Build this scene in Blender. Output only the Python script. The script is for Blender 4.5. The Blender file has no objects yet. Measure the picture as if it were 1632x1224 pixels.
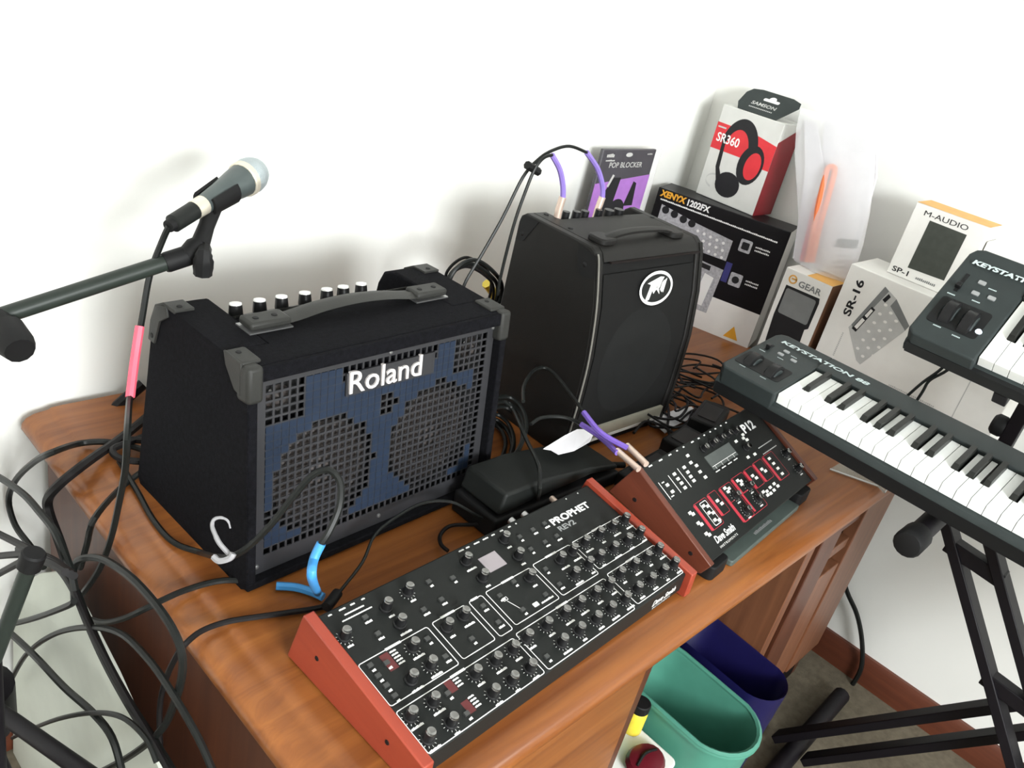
import bpy, math, random
from mathutils import Matrix, Vector

# ---------------------------------------------------------------- camera, world, light, exposure
SC = bpy.context.scene
COL = SC.collection
cam_d = bpy.data.cameras.new('camera')
cam_d.sensor_width = 36.0
cam_d.lens = 36.0 * 1361.53 / 1632.0
cam_d.clip_start = 0.05
cam = bpy.data.objects.new('camera', cam_d)
COL.objects.link(cam)
_yaw, _pit, _rol = 0.67573, 0.46602, 0.24266
_f = Vector((math.cos(_pit)*math.cos(_yaw), math.cos(_pit)*math.sin(_yaw), -math.sin(_pit)))
_r = Vector((math.sin(_yaw), -math.cos(_yaw), 0.0))
_u = _r.cross(_f)
_r2 = _r*math.cos(_rol) + _u*math.sin(_rol)
_u2 = -_r*math.sin(_rol) + _u*math.cos(_rol)
cam.matrix_world = Matrix(((_r2.x, _u2.x, -_f.x, 0.0), (_r2.y, _u2.y, -_f.y, 0.0), (_r2.z, _u2.z, -_f.z, 0.82319), (0, 0, 0, 1)))
SC.camera = cam

W_ = bpy.data.worlds.new('daylight')
W_.use_nodes = True
W_.node_tree.nodes['Background'].inputs[0].default_value = (0.80, 0.90, 1.0, 1)
W_.node_tree.nodes['Background'].inputs[1].default_value = 2.0
SC.world = W_

def area(name, loc, target, sx, sy, power, color):
    l = bpy.data.lights.new(name, 'AREA')
    l.shape = 'RECTANGLE'; l.size = sx; l.size_y = sy; l.energy = power; l.color = color
    o = bpy.data.objects.new(name, l); COL.objects.link(o)
    o.location = loc
    o.rotation_euler = (Vector(target) - Vector(loc)).to_track_quat('-Z', 'Y').to_euler()
    return o
area('window_daylight', (-0.15, -2.50, 1.18), (0.45, 1.0, 0.30), 1.35, 0.86, 136.0, (0.97, 1.0, 1.0))

SC.view_settings.view_transform = 'Standard'
SC.view_settings.look = 'None'
SC.view_settings.gamma = 1.0
SC.view_settings.use_curve_mapping = False
SC.view_settings.exposure = 0.50

PI = math.pi
random.seed(7)

# ---------------------------------------------------------------- materials
def lin(c):
    c = c/255.0
    return c/12.92 if c <= 0.04045 else ((c+0.055)/1.055)**2.4

def mat(name, rgb, rough=0.5, metal=0.0, var=0.08, vscale=30.0, bump=0.0, bscale=300.0, spec=0.5, emit=None, alpha=1.0, trans=0.0):
    m = bpy.data.materials.new(name); m.use_nodes = True
    nt = m.node_tree; b = nt.nodes['Principled BSDF']
    col = [lin(v) for v in rgb]
    tc = nt.nodes.new('ShaderNodeTexCoord')
    n = nt.nodes.new('ShaderNodeTexNoise'); n.inputs['Scale'].default_value = vscale; n.inputs['Detail'].default_value = 3.0
    nt.links.new(tc.outputs['Object'], n.inputs['Vector'])
    r = nt.nodes.new('ShaderNodeValToRGB')
    r.color_ramp.elements[0].position = 0.3; r.color_ramp.elements[1].position = 0.7
    r.color_ramp.elements[0].color = [max(0, c*(1-var)) for c in col] + [1]
    r.color_ramp.elements[1].color = [min(1, c*(1+var)) for c in col] + [1]
    nt.links.new(n.outputs['Fac'], r.inputs['Fac'])
    nt.links.new(r.outputs['Color'], b.inputs['Base Color'])
    b.inputs['Roughness'].default_value = rough
    b.inputs['Metallic'].default_value = metal
    if max(rgb) < 60 and spec == 0.5 and metal == 0: spec = 0.24      # matt dark plastics, rubber and cloth
    b.inputs['Specular IOR Level'].default_value = spec
    if alpha < 1: b.inputs['Alpha'].default_value = alpha
    if trans > 0: b.inputs['Transmission Weight'].default_value = trans
    if emit:
        b.inputs['Emission Color'].default_value = [lin(v) for v in rgb] + [1]
        b.inputs['Emission Strength'].default_value = emit
    if bump > 0:
        n2 = nt.nodes.new('ShaderNodeTexNoise'); n2.inputs['Scale'].default_value = bscale; n2.inputs['Detail'].default_value = 4.0
        nt.links.new(tc.outputs['Object'], n2.inputs['Vector'])
        bp = nt.nodes.new('ShaderNodeBump'); bp.inputs['Strength'].default_value = bump; bp.inputs['Distance'].default_value = 0.002
        nt.links.new(n2.outputs['Fac'], bp.inputs['Height'])
        nt.links.new(bp.outputs['Normal'], b.inputs['Normal'])
    return m

def wood(name, dark, light, rough=0.35, axis=0, scale=1.0):
    m = bpy.data.materials.new(name); m.use_nodes = True
    nt = m.node_tree; b = nt.nodes['Principled BSDF']
    tc = nt.nodes.new('ShaderNodeTexCoord'); mp = nt.nodes.new('ShaderNodeMapping')
    s = [38.0*scale]*3; s[axis] = 2.2*scale
    mp.inputs['Scale'].default_value = s
    nt.links.new(tc.outputs['Object'], mp.inputs['Vector'])
    n = nt.nodes.new('ShaderNodeTexNoise'); n.inputs['Scale'].default_value = 1.0; n.inputs['Detail'].default_value = 6.0; n.inputs['Roughness'].default_value = 0.62
    n.inputs['Distortion'].default_value = 0.6
    nt.links.new(mp.outputs['Vector'], n.inputs['Vector'])
    r = nt.nodes.new('ShaderNodeValToRGB')
    r.color_ramp.elements[0].position = 0.28; r.color_ramp.elements[1].position = 0.74
    r.color_ramp.elements[0].color = [lin(v) for v in dark]+[1]; r.color_ramp.elements[1].color = [lin(v) for v in light]+[1]
    nt.links.new(n.outputs['Fac'], r.inputs['Fac']); nt.links.new(r.outputs['Color'], b.inputs['Base Color'])
    b.inputs['Roughness'].default_value = rough
    bp = nt.nodes.new('ShaderNodeBump'); bp.inputs['Strength'].default_value = 0.06; bp.inputs['Distance'].default_value = 0.001
    nt.links.new(n.outputs['Fac'], bp.inputs['Height']); nt.links.new(bp.outputs['Normal'], b.inputs['Normal'])
    return m

M = dict(
    wall=mat('white_paint', (236, 236, 232), 0.85, var=0.015, vscale=3, bump=0.08, bscale=120),
    ceil=mat('ceiling_paint', (240, 240, 238), 0.9, var=0.01),
    wall2=mat('beige_paint', (206, 204, 198), 0.9, var=0.02),
    floor=mat('carpet', (100, 92, 77), 0.95, var=0.2, vscale=60, bump=0.6, bscale=500),
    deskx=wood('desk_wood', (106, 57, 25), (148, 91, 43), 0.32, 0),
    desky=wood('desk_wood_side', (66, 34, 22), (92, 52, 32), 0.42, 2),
    deskin=wood('desk_wood_lit', (92, 56, 38), (124, 80, 54), 0.45, 2),  # lighter copy of the side wood, its lit look put into the colour
    base=wood('baseboard_wood', (78, 38, 24), (104, 54, 34), 0.45, 1),
    dark=mat('dark_gap', (22, 15, 14), 0.8),
    cheek=wood('red_brown_cheek', (140, 54, 38), (158, 66, 46), 0.38, 1),
    cheek2=wood('walnut_cheek', (78, 38, 26), (104, 54, 38), 0.4, 1),
    carpet=mat('amp_carpet', (16, 16, 20), 0.95, var=0.45, vscale=160, bump=0.9, bscale=900, spec=0.12),
    plastic=mat('black_plastic', (26, 26, 27), 0.42),
    corner=mat('corner_plastic', (46, 46, 44), 0.5, bump=0.15, bscale=700),
    rubber=mat('black_rubber', (19, 19, 20), 0.62),
    cable=mat('cable_black', (23, 25, 24), 0.42),
    cable2=mat('cable_soft_black', (20, 18, 19), 0.55),
    tolex=mat('black_vinyl', (23, 22, 21), 0.5, bump=0.35, bscale=900),
    grillec=mat('speaker_cloth', (13, 13, 13), 0.75, bump=0.4, bscale=1500),
    gmetal=mat('grille_metal', (50, 50, 53), 0.45, 0.2),
    baffle=mat('blue_baffle', (30, 41, 58), 0.5),
    cone=mat('speaker_cone', (62, 56, 54), 0.7),
    conedark=mat('speaker_surround', (26, 26, 27), 0.6),
    steel=mat('bright_steel', (196, 196, 198), 0.3, 0.85),
    screw=mat('screw_metal', (150, 150, 150), 0.35, 0.8),
    nickel=mat('plug_metal', (214, 192, 178), 0.35, 0.5),
    silver=mat('silver_trim', (176, 172, 156), 0.4, 0.25),
    white=mat('white_print', (236, 236, 234), 0.5, var=0.02),
    piping=mat('grey_piping', (112, 110, 104), 0.35),
    logo=mat('logo_grey', (206, 200, 198), 0.45, var=0.03),
    dimprint=mat('grey_print', (142, 144, 144), 0.5),
    panel=mat('synth_panel', (26, 28, 27), 0.5, var=0.05, bump=0.08, bscale=900),
    panel2=mat('synth_panel_dark', (40, 42, 42), 0.5, var=0.05),
    knob=mat('knob_black', (26, 26, 27), 0.35),
    chrome=mat('knob_cap', (150, 150, 149), 0.22, 1.0),
    capw=mat('knob_cap_white', (226, 226, 224), 0.3, 0.3),
    btn=mat('button_dark', (62, 63, 62), 0.5),
    btnw=mat('button_white', (226, 226, 220), 0.5),
    redp=mat('red_print', (176, 48, 62), 0.5),
    redd=mat('red_window', (88, 34, 36), 0.3),
    lcd=mat('lcd_grey', (150, 142, 146), 0.25),
    lcd2=mat('screen_dim', (86, 90, 88), 0.22),
    kbody=mat('keyboard_grey', (45, 51, 51), 0.5, bump=0.1, bscale=900),
    kdark=mat('keyboard_under', (20, 21, 22), 0.55),
    ktext=mat('keyboard_lettering', (190, 204, 204), 0.5),
    keyw=mat('key_white', (244, 246, 243), 0.28, var=0.01),
    keyb=mat('key_black', (34, 35, 33), 0.35),
    stand=mat('stand_black', (17, 14, 19), 0.5),
    standg=mat('stand_tube', (40, 46, 42), 0.42),
    micg=mat('mic_grey', (78, 86, 86), 0.4, 0.3),
    micball=mat('mic_mesh', (176, 186, 190), 0.42, 0.6, bump=0.7, bscale=1300),
    micband=mat('mic_ring', (214, 206, 190), 0.35, 0.5),
    pink=mat('pink_sleeve', (236, 96, 116), 0.5),
    purple=mat('purple_sleeve', (110, 84, 172), 0.5),
    lilac=mat('lilac_sleeve', (140, 118, 196), 0.5),
    blue=mat('blue_sleeve', (62, 142, 206), 0.45),
    boxblack=mat('carton_black', (20, 19, 22), 0.4),
    boxwhite=mat('carton_white', (232, 230, 226), 0.5, var=0.02),
    boxgrey=mat('carton_grey', (206, 206, 202), 0.55, var=0.03),
    boxbrown=mat('carton_brown', (122, 84, 58), 0.7),
    boxorange=mat('carton_orange', (226, 170, 88), 0.55),
    boxred=mat('carton_red', (206, 44, 52), 0.45),
    boxdred=mat('carton_dark_red', (126, 18, 30), 0.45),
    tab=mat('hang_tab', (42, 49, 49), 0.45),
    ink=mat('black_ink', (36, 36, 38), 0.5),
    inkg=mat('grey_ink', (120, 122, 122), 0.5),
    inkl=mat('light_ink', (188, 188, 186), 0.5),
    silverp=mat('silver_print', (172, 172, 176), 0.45, var=0.25, vscale=140),
    orangep=mat('orange_print', (232, 168, 52), 0.5),
    bluep=mat('blue_print', (58, 58, 120), 0.45),
    purp=mat('purple_print', (164, 112, 190), 0.45),
    dgrey=mat('charcoal_print', (70, 68, 74), 0.45),
    green=mat('green_plastic', (76, 138, 120), 0.42, var=0.04),
    navy=mat('navy_plastic', (20, 17, 66), 0.38, var=0.05),
    yellow=mat('yellow_plastic', (232, 206, 66), 0.4),
    mint=mat('mint_plastic', (118, 190, 140), 0.45),
    maroon=mat('maroon_plastic', (96, 22, 34), 0.3),
    paper=mat('paper_white', (212, 210, 214), 0.7, var=0.03),
    board=mat('pale_board', (208, 212, 202), 0.8, var=0.04, vscale=14),
    pad=mat('grey_green_pad', (72, 82, 78), 0.5),
    tie=mat('white_tie', (150, 149, 152), 0.45),
    cord_o=mat('orange_cord', (226, 120, 70), 0.5),
    cord_r=mat('red_cord', (206, 96, 96), 0.5),
)
def clear(name, rgb, a, rough=0.12):
    m = mat(name, rgb, rough, var=0.02, alpha=a)
    return m
M['film'] = clear('clear_film', (244, 244, 246), 0.36, 0.13)
M['acryl'] = clear('clear_acrylic', (196, 200, 190), 0.28, 0.08)
M['glass'] = clear('window_glass', (230, 240, 240), 0.08, 0.03)

# ---------------------------------------------------------------- mesh helpers
def spl(pts, k=6, closed=False):
    P = [Vector(p) for p in pts]; n = len(P); out = []
    if n < 3: return P
    segs = n if closed else n-1
    for i in range(segs):
        if closed: a, b, c, d = P[(i-1) % n], P[i], P[(i+1) % n], P[(i+2) % n]
        else: a, b, c, d = P[max(i-1, 0)], P[i], P[i+1], P[min(i+2, n-1)]
        for j in range(k):
            t = j/k
            out.append(0.5*((2*b) + (c-a)*t + (2*a-5*b+4*c-d)*t*t + (3*b-a-3*c+d)*t**3))
    if not closed: out.append(P[-1])
    return out

class G:
    def __init__(s): s.v = []; s.f = []
    def add(s, vs, fs, X=None):
        o = len(s.v)
        for p in vs:
            p = Vector(p)
            s.v.append(tuple(X @ p) if X is not None else tuple(p))
        for q in fs: s.f.append(tuple(i+o for i in q))
        return s
    def box(s, x0, y0, z0, x1, y1, z1, X=None):
        v = [(x0,y0,z0),(x1,y0,z0),(x1,y1,z0),(x0,y1,z0),(x0,y0,z1),(x1,y0,z1),(x1,y1,z1),(x0,y1,z1)]
        return s.add(v, [(0,3,2,1),(4,5,6,7),(0,1,5,4),(1,2,6,5),(2,3,7,6),(3,0,4,7)], X)
    def hexa(s, v, X=None):
        return s.add(v, [(0,3,2,1),(4,5,6,7),(0,1,5,4),(1,2,6,5),(2,3,7,6),(3,0,4,7)], X)
    def prism(s, poly, h0, h1, mp=None, X=None):      # poly in (a,b); mp maps (a,b,h) -> xyz
        if mp is None: mp = lambda a, b, h: (a, b, h)
        n = len(poly)
        v = [mp(a, b, h0) for a, b in poly] + [mp(a, b, h1) for a, b in poly]
        fs = [tuple(range(n-1, -1, -1)), tuple(range(n, 2*n))] + [(i, (i+1) % n, n+(i+1) % n, n+i) for i in range(n)]
        return s.add(v, fs, X)
    def flat(s, poly, h, mp, X=None):
        return s.add([mp(a, b, h) for a, b in poly], [tuple(range(len(poly)))], X)
    def lathe(s, prof, n=16, X=None, cap0=True, cap1=True, ex=1.0, ey=1.0):   # prof: (r,z)
        v = []; fs = []
        for r, z in prof:
            for i in range(n):
                a = 2*PI*i/n; v.append((r*ex*math.cos(a), r*ey*math.sin(a), z))
        for k in range(len(prof)-1):
            for i in range(n):
                j = (i+1) % n; fs.append((k*n+i, k*n+j, (k+1)*n+j, (k+1)*n+i))
        if cap0: fs.append(tuple(range(n-1, -1, -1)))
        if cap1: fs.append(tuple(range((len(prof)-1)*n, len(prof)*n)))
        return s.add(v, fs, X)
    def tube(s, pts, r, n=7, k=5, smooth=True, closed=False, X=None):
        P = spl(pts, k, closed) if smooth else [Vector(p) for p in pts]
        m = len(P); v = []; fs = []
        T = []
        for i in range(m):
            a = P[(i-1) % m] if closed else P[max(i-1, 0)]
            b = P[(i+1) % m] if closed else P[min(i+1, m-1)]
            t = (b-a); T.append(t.normalized() if t.length > 1e-9 else Vector((0,0,1)))
        ref = Vector((0,0,1)) if abs(T[0].z) < 0.9 else Vector((1,0,0))
        nrm = (ref - T[0]*ref.dot(T[0])).normalized()
        for i in range(m):
            nrm = (nrm - T[i]*nrm.dot(T[i]))
            nrm = nrm.normalized() if nrm.length > 1e-6 else T[i].orthogonal().normalized()
            bi = T[i].cross(nrm)
            rr = r[min(int(i*len(r)/m), len(r)-1)] if isinstance(r, (list, tuple)) else r
            for j in range(n):
                a = 2*PI*j/n; v.append(P[i] + nrm*(rr*math.cos(a)) + bi*(rr*math.sin(a)))
        for i in range(m if closed else m-1):
            i2 = (i+1) % m
            for j in range(n):
                j2 = (j+1) % n; fs.append((i*n+j, i*n+j2, i2*n+j2, i2*n+j))
        if not closed:
            fs.append(tuple(range(n-1, -1, -1))); fs.append(tuple(range((m-1)*n, m*n)))
        return s.add(v, fs, X)
    def rod(s, a, b, r, n=12, r2=None):
        a, b = Vector(a), Vector(b); d = b-a
        X = Matrix.Translation(a) @ d.to_track_quat('Z', 'Y').to_matrix().to_4x4()
        return s.lathe([(r, 0), (r2 if r2 is not None else r, d.length)], n, X)
    def bar(s, a, b, w, h, up=(0, 0, 1)):             # rectangular bar from a to b
        a, b = Vector(a), Vector(b); d = (b-a); L = d.length; d.normalize()
        up = Vector(up); sd = d.cross(up).normalized(); up = sd.cross(d)
        X = Matrix(((d.x, sd.x, up.x, a.x), (d.y, sd.y, up.y, a.y), (d.z, sd.z, up.z, a.z), (0, 0, 0, 1)))
        return s.box(0, -w/2, -h/2, L, w/2, h/2, X)
    def mesh(s, name, m, smooth=True, ang=38):
        me = bpy.data.meshes.new(name); me.from_pydata(s.v, [], s.f); me.update()
        me.materials.append(m)
        if smooth:
            me.polygons.foreach_set('use_smooth', [True]*len(me.polygons))
            me.set_sharp_from_angle(angle=math.radians(ang))
        return me
    def build(s, name, m, parent=None, bevel=0.0, seg=2, smooth=True, ang=38, loc=None, rot=None):
        o = bpy.data.objects.new(name, s.mesh(name, m, smooth, ang)); COL.objects.link(o)
        if parent is not None: o.parent = parent
        if loc is not None: o.location = loc
        if rot is not None: o.rotation_euler = rot
        if bevel > 0:
            b = o.modifiers.new('edge', 'BEVEL'); b.width = bevel; b.segments = seg; b.limit_method = 'ANGLE'; b.angle_limit = math.radians(40)
            b.harden_normals = False
        return o

def tag(o, label=None, cat=None, group=None, kind=None):
    if label: o['label'] = label
    if cat: o['category'] = cat
    if group: o['group'] = group
    if kind: o['kind'] = kind
    return o
def thing(name, label, cat, loc=(0,0,0), rz=0.0, group=None, mw=None):
    o = bpy.data.objects.new(name, None); COL.objects.link(o); o.empty_display_size = 0.05
    if mw is not None:
        o.location = mw.to_translation(); o.rotation_euler = mw.to_euler()
    else:
        o.location = loc; o.rotation_euler = (0, 0, rz)
    return tag(o, label, cat, group)
def place(me, name, parent, loc, rot=(0, 0, 0)):
    o = bpy.data.objects.new(name, me); COL.objects.link(o); o.parent = parent; o.location = loc; o.rotation_euler = rot
    return o
def struct(o): o['kind'] = 'structure'; return o

def letters(parent, name, text, size, m, X, depth=0.0, bold=0.0, sx=1.0, align='LEFT', space=1.0, shear=0.0):
    c = bpy.data.curves.new(name, 'FONT'); c.body = text; c.size = size; c.extrude = depth; c.offset = bold
    c.align_x = align; c.align_y = 'BOTTOM_BASELINE'; c.space_character = space; c.shear = shear; c.resolution_u = 3
    t = bpy.data.objects.new(name+'_curve', c); COL.objects.link(t)
    dg = bpy.context.evaluated_depsgraph_get(); dg.update()
    me = bpy.data.meshes.new_from_object(t.evaluated_get(dg))
    bpy.data.objects.remove(t); bpy.data.curves.remove(c)
    me.materials.clear(); me.materials.append(m); me.name = name
    me.transform(X @ Matrix.Diagonal((sx, 1, 1, 1)))
    o = bpy.data.objects.new(name, me); COL.objects.link(o); o.parent = parent
    return o
def front_text(x, y, z, ang=0.0):     # text standing in the local XZ plane, facing -y
    return Matrix.Translation((x, y, z)) @ Matrix.Rotation(PI/2, 4, 'X') @ Matrix.Rotation(ang, 4, 'Z')
FR = lambda a, b, h: (a, -h, b)       # front-face map of a box whose front is local y=0

def rrect(x0, y0, x1, y1, r, n=4):
    out = []
    for cx, cy, a0 in ((x1-r, y1-r, 0), (x0+r, y1-r, PI/2), (x0+r, y0+r, PI), (x1-r, y0+r, 1.5*PI)):
        for i in range(n+1):
            a = a0 + PI/2*i/n; out.append((cx+r*math.cos(a), cy+r*math.sin(a)))
    return out
def ell(cx, cy, rx, ry, n=24, a0=0.0, a1=2*PI, rot=0.0):
    full = abs(a1-a0-2*PI) < 1e-6
    out = []
    for i in range(n if full else n+1):
        a = a0+(a1-a0)*i/n; x, y = rx*math.cos(a), ry*math.sin(a)
        out.append((cx+x*math.cos(rot)-y*math.sin(rot), cy+x*math.sin(rot)+y*math.cos(rot)))
    return out
def ring(g, outer, inner, h, mp):
    n = len(outer); o = [mp(a, b, h) for a, b in outer]+[mp(a, b, h) for a, b in inner]
    g.add(o, [(i, (i+1) % n, n+(i+1) % n, n+i) for i in range(n)])

# ---------------------------------------------------------------- room
FZ = -0.775
g = G().box(-2.3, -2.75, FZ-0.05, 2.35, 1.46, FZ); struct(g.build('floor', M['floor']))
g = G().box(-2.3, 1.31, FZ, 2.35, 1.43, 1.68); struct(g.build('wall_back', M['wall']))
g = G().box(2.20, -2.65, FZ, 2.32, 1.31, 1.68); struct(g.build('wall_right', M['wall']))
g = G().box(-2.3, -2.65, FZ, -2.18, 1.31, 1.68); struct(g.build('wall_left', M['wall2']))
g = G()
g.box(-2.18, -2.72, FZ, -0.90, -2.60, 1.68); g.box(0.60, -2.72, FZ, 2.20, -2.60, 1.68)
g.box(-0.90, -2.72, FZ, 0.60, -2.60, 0.68); g.box(-0.90, -2.72, 1.64, 0.60, -2.60, 1.68)
struct(g.build('wall_front', M['wall2']))
g = G().box(-2.3, -2.72, 1.68, 2.32, 1.43, 1.74); struct(g.build('ceiling', M['ceil']))
g = G()
g.box(-0.90, -2.70, 0.68, -0.85, -2.62, 1.64); g.box(0.55, -2.70, 0.68, 0.60, -2.62, 1.64)
g.box(-0.85, -2.70, 0.68, 0.55, -2.62, 0.73); g.box(-0.85, -2.70, 1.59, 0.55, -2.62, 1.64); g.box(-0.17, -2.69, 0.73, -0.13, -2.63, 1.59)
wn = struct(g.build('window_1', M['boxwhite'], bevel=0.003))
G().box(-0.85, -2.665, 0.73, -0.17, -2.66, 1.59).build('pane', M['glass'], wn)
G().box(-0.13, -2.665, 0.73, 0.55, -2.66, 1.59).build('pane', M['glass'], wn)
g = G().prism([(2.20, FZ), (2.184, FZ), (2.184, -0.70), (2.19, -0.687), (2.20, -0.687)], -2.60, 1.31, lambda a, b, h: (a, h, b))
struct(g.build('baseboard_right', M['base']))
g = G().prism([(1.31, FZ), (1.294, FZ), (1.294, -0.70), (1.30, -0.687), (1.31, -0.687)], -2.18, 2.184, lambda a, b, h: (h, a, b))
struct(g.build('baseboard_back', M['base']))

# ---------------------------------------------------------------- desk
desk = thing('desk', 'large orange-brown wooden desk carrying the amplifiers and synthesizers', 'desk', (0, 0, 0))
DX0, DX1, DY0, DY1 = 0.400, 2.10, 0.357, 1.285
g = G()
loops = [(0.062, 0.0), (0.046, -0.0008), (0.042, -0.0035), (0.036, -0.0045), (0.020, -0.0065), (0.008, -0.012), (0.001, -0.021), (0.0, -0.030), (0.004, -0.038), (0.014, -0.043), (0.022, -0.046), (0.05, -0.046)]
def dloop(d, z): return [(DX0+d, DY0+d, z), (DX1, DY0+d, z), (DX1, DY1, z), (DX0+d, DY1, z)]
vs = []; fs = []
for d, z in loops: vs += dloop(d, z)
for k in range(len(loops)-1):
    for i in range(4): fs.append((k*4+(i+1) % 4, k*4+i, (k+1)*4+i, (k+1)*4+(i+1) % 4))
fs.append((0, 1, 2, 3)); e = (len(loops)-1)*4; fs.append((e+3, e+2, e+1, e))
g.add(vs, fs); g.build('desk_top', M['deskx'], desk, ang=55)
# end panels and pedestals (kneehole between x=1.0 and x=1.54)
def panel(name, x0, y0, z0, x1, y1, z1, m): return G().box(x0, y0, z0, x1, y1, z1).build(name, m, desk, bevel=0.002)
ZT = -0.047
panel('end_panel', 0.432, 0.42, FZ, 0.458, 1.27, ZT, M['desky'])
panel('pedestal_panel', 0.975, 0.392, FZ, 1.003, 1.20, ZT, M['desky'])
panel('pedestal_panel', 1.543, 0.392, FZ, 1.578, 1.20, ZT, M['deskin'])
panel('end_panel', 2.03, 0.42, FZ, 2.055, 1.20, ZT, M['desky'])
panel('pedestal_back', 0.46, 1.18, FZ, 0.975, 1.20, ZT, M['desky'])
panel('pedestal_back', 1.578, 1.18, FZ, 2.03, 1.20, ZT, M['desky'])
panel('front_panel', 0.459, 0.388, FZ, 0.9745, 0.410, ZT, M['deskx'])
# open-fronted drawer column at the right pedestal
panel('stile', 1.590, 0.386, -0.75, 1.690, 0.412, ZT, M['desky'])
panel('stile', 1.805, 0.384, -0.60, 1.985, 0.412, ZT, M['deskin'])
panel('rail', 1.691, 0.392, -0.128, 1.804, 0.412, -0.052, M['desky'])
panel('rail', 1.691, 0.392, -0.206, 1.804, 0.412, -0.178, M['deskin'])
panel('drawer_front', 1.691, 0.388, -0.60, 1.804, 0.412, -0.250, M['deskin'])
panel('slot_shade', 1.692, 0.4125, -0.60, 1.80, 0.420, ZT, M['dark'])  # near-black sheet, paints the shade inside the open slots
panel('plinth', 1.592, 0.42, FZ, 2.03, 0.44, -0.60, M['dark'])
# ---------------------------------------------------------------- keyboard amplifier with blue baffle
amp = thing('keyboard_amplifier', 'dark carpet-covered keyboard amplifier with a perforated grille and blue baffle', 'amplifier', (0.491, 0.745, 0.0), 0.0428)
LEAN = 0.1248
AW = 0.463
side_prof = [(0.012, 0.0), (0.285, 0.0), (0.292, 0.012), (0.262, 0.285), (0.252, 0.308), (0.232, 0.318), (0.046, 0.3185), (0.038, 0.312), (0.0, 0.008)]
SX = lambda a, b, h: (h, a, b)
for x0, x1, xs in ((0.0, 0.062, 0.0), (0.386, AW, AW-0.013)):
    c_ = G().prism([(0.058, 0.002)]+side_prof[1:-3]+[(0.088, 0.3185), (0.086, 0.280)], x0, x1, SX).build('side_cheek', M['carpet'], amp, bevel=0.004)
    G().prism(side_prof, xs-(0.0006 if xs == 0 else -0.0006), xs+0.0130, SX).build('side_panel', M['carpet'], amp)
G().box(0.0, 0.044, 0.3145, AW, 0.0885, 0.3183).build('top_panel', M['carpet'], amp)
mid = [(0.030, 0.002), (0.285, 0.002), (0.250, 0.270), (0.165, 0.3175), (0.046, 0.3185), (0.062, 0.300)]
g = G().prism(mid, 0.062, 0.386, SX); g.build('cabinet', M['carpet'], amp)
# front lip around the recessed grille, built in the leaning face frame
Xf = Matrix.Rotation(-LEAN, 4, 'X')
FL = lambda a, b, h: (a, -h, b)
g = G().box(0.0, -0.003, 0.301, AW, 0.02, 0.3205, Xf).box(0.0, -0.003, 0.0035, AW, 0.02, 0.014, Xf)
g.box(0.0, -0.003, 0.014, 0.013, 0.03, 0.301, Xf).box(AW-0.013, -0.003, 0.014, AW, 0.03, 0.301, Xf)
g.build('front_edge', M['carpet'], amp, bevel=0.002)
g = G().box(0.013, 0.026, 0.014, AW-0.013, 0.032, 0.301, Xf)
g.build('baffle', M['conedark'], amp)
# grille: outer frame with a lattice of square holes
gx0, gx1, gz0, gz1 = 0.017, AW-0.017, 0.016, 0.300
hx0, hx1, hz0, hz1 = 0.032, AW-0.032, 0.042, 0.289
g = G()
g.box(gx0, 0.010, gz0, hx0, 0.012, gz1, Xf).box(hx1, 0.010, gz0, gx1, 0.012, gz1, Xf)
g.box(hx0, 0.010, gz0, hx1, 0.012, hz0, Xf).box(hx0, 0.010, hz1, hx1, 0.012, gz1, Xf)
NX, NZ = 34, 22
for i in range(1, NX):
    x = hx0+(hx1-hx0)*i/NX; g.box(x-0.0016, 0.010, hz0, x+0.0016, 0.012, hz1, Xf)
for i in range(1, NZ):
    z = hz0+(hz1-hz0)*i/NZ; g.box(hx0, 0.0098, z-0.0016, hx1, 0.0118, z+0.0016, Xf)
gr = g.build('grille', M['gmetal'], amp)
def is_hole(x, z, i, k):
    if math.hypot(x-0.128, z-0.135) < 0.086 or math.hypot(x-0.332, z-0.138) < 0.090: return True
    if (x < 0.094 and z > 0.232) or (x > 0.366 and z > 0.228): return True
    if k == 0 or i == NX-1 or (i == NX-2 and k > 6) or (k >= NZ-2 and 0.150 < x < 0.322) or (i == 0 and k in (3, 4, 5)): return True
    return math.hypot(x-0.232, z-0.219) < 0.018
g = G(); cw, ch = (hx1-hx0)/NX, (hz1-hz0)/NZ
for i in range(NX):
    for k in range(NZ):
        x, z = hx0+cw*(i+0.5), hz0+ch*(k+0.5)
        if not is_hole(x, z, i, k):
            g.add([(x-cw*0.46, 0.0094, z-ch*0.46), (x+cw*0.46, 0.0094, z-ch*0.46), (x+cw*0.46, 0.0094, z+ch*0.46), (x-cw*0.46, 0.0094, z+ch*0.46)], [(0, 1, 2, 3)], Xf)
        elif False: pass
tag(g.build('blue_sheet', M['baffle'], gr, smooth=False), 'blue unpunched area of the grille', kind='stuff')
for x, z in ((0.0215, 0.0285), (AW/2, 0.030), (AW-0.0215, 0.0285), (0.0215, 0.295), (AW/2, 0.295), (AW-0.0215, 0.295)):
    G().lathe([(0.0036, 0), (0.0032, 0.0018), (0.001, 0.0028)], 8, Xf @ Matrix.Translation((x, 0.0100, z)) @ Matrix.Rotation(PI/2, 4, 'X')).build('screw', M['screw'], gr)
for cx in (0.128, 0.332):
    T = Xf @ Matrix.Translation((cx, 0.0262, 0.135)) @ Matrix.Rotation(PI/2, 4, 'X')
    w = G().lathe([(0.088, 0), (0.088, 0.005), (0.080, 0.007), (0.074, 0.003)], 32, T).build('woofer', M['conedark'], amp)
    G().lathe([(0.076, 0.0042), (0.068, 0.0075), (0.060, 0.003), (0.030, 0.0022), (0.028, 0.004), (0.018, 0.0095), (0.001, 0.011)], 28, T).build('cone', M['cone'], w)
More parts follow.
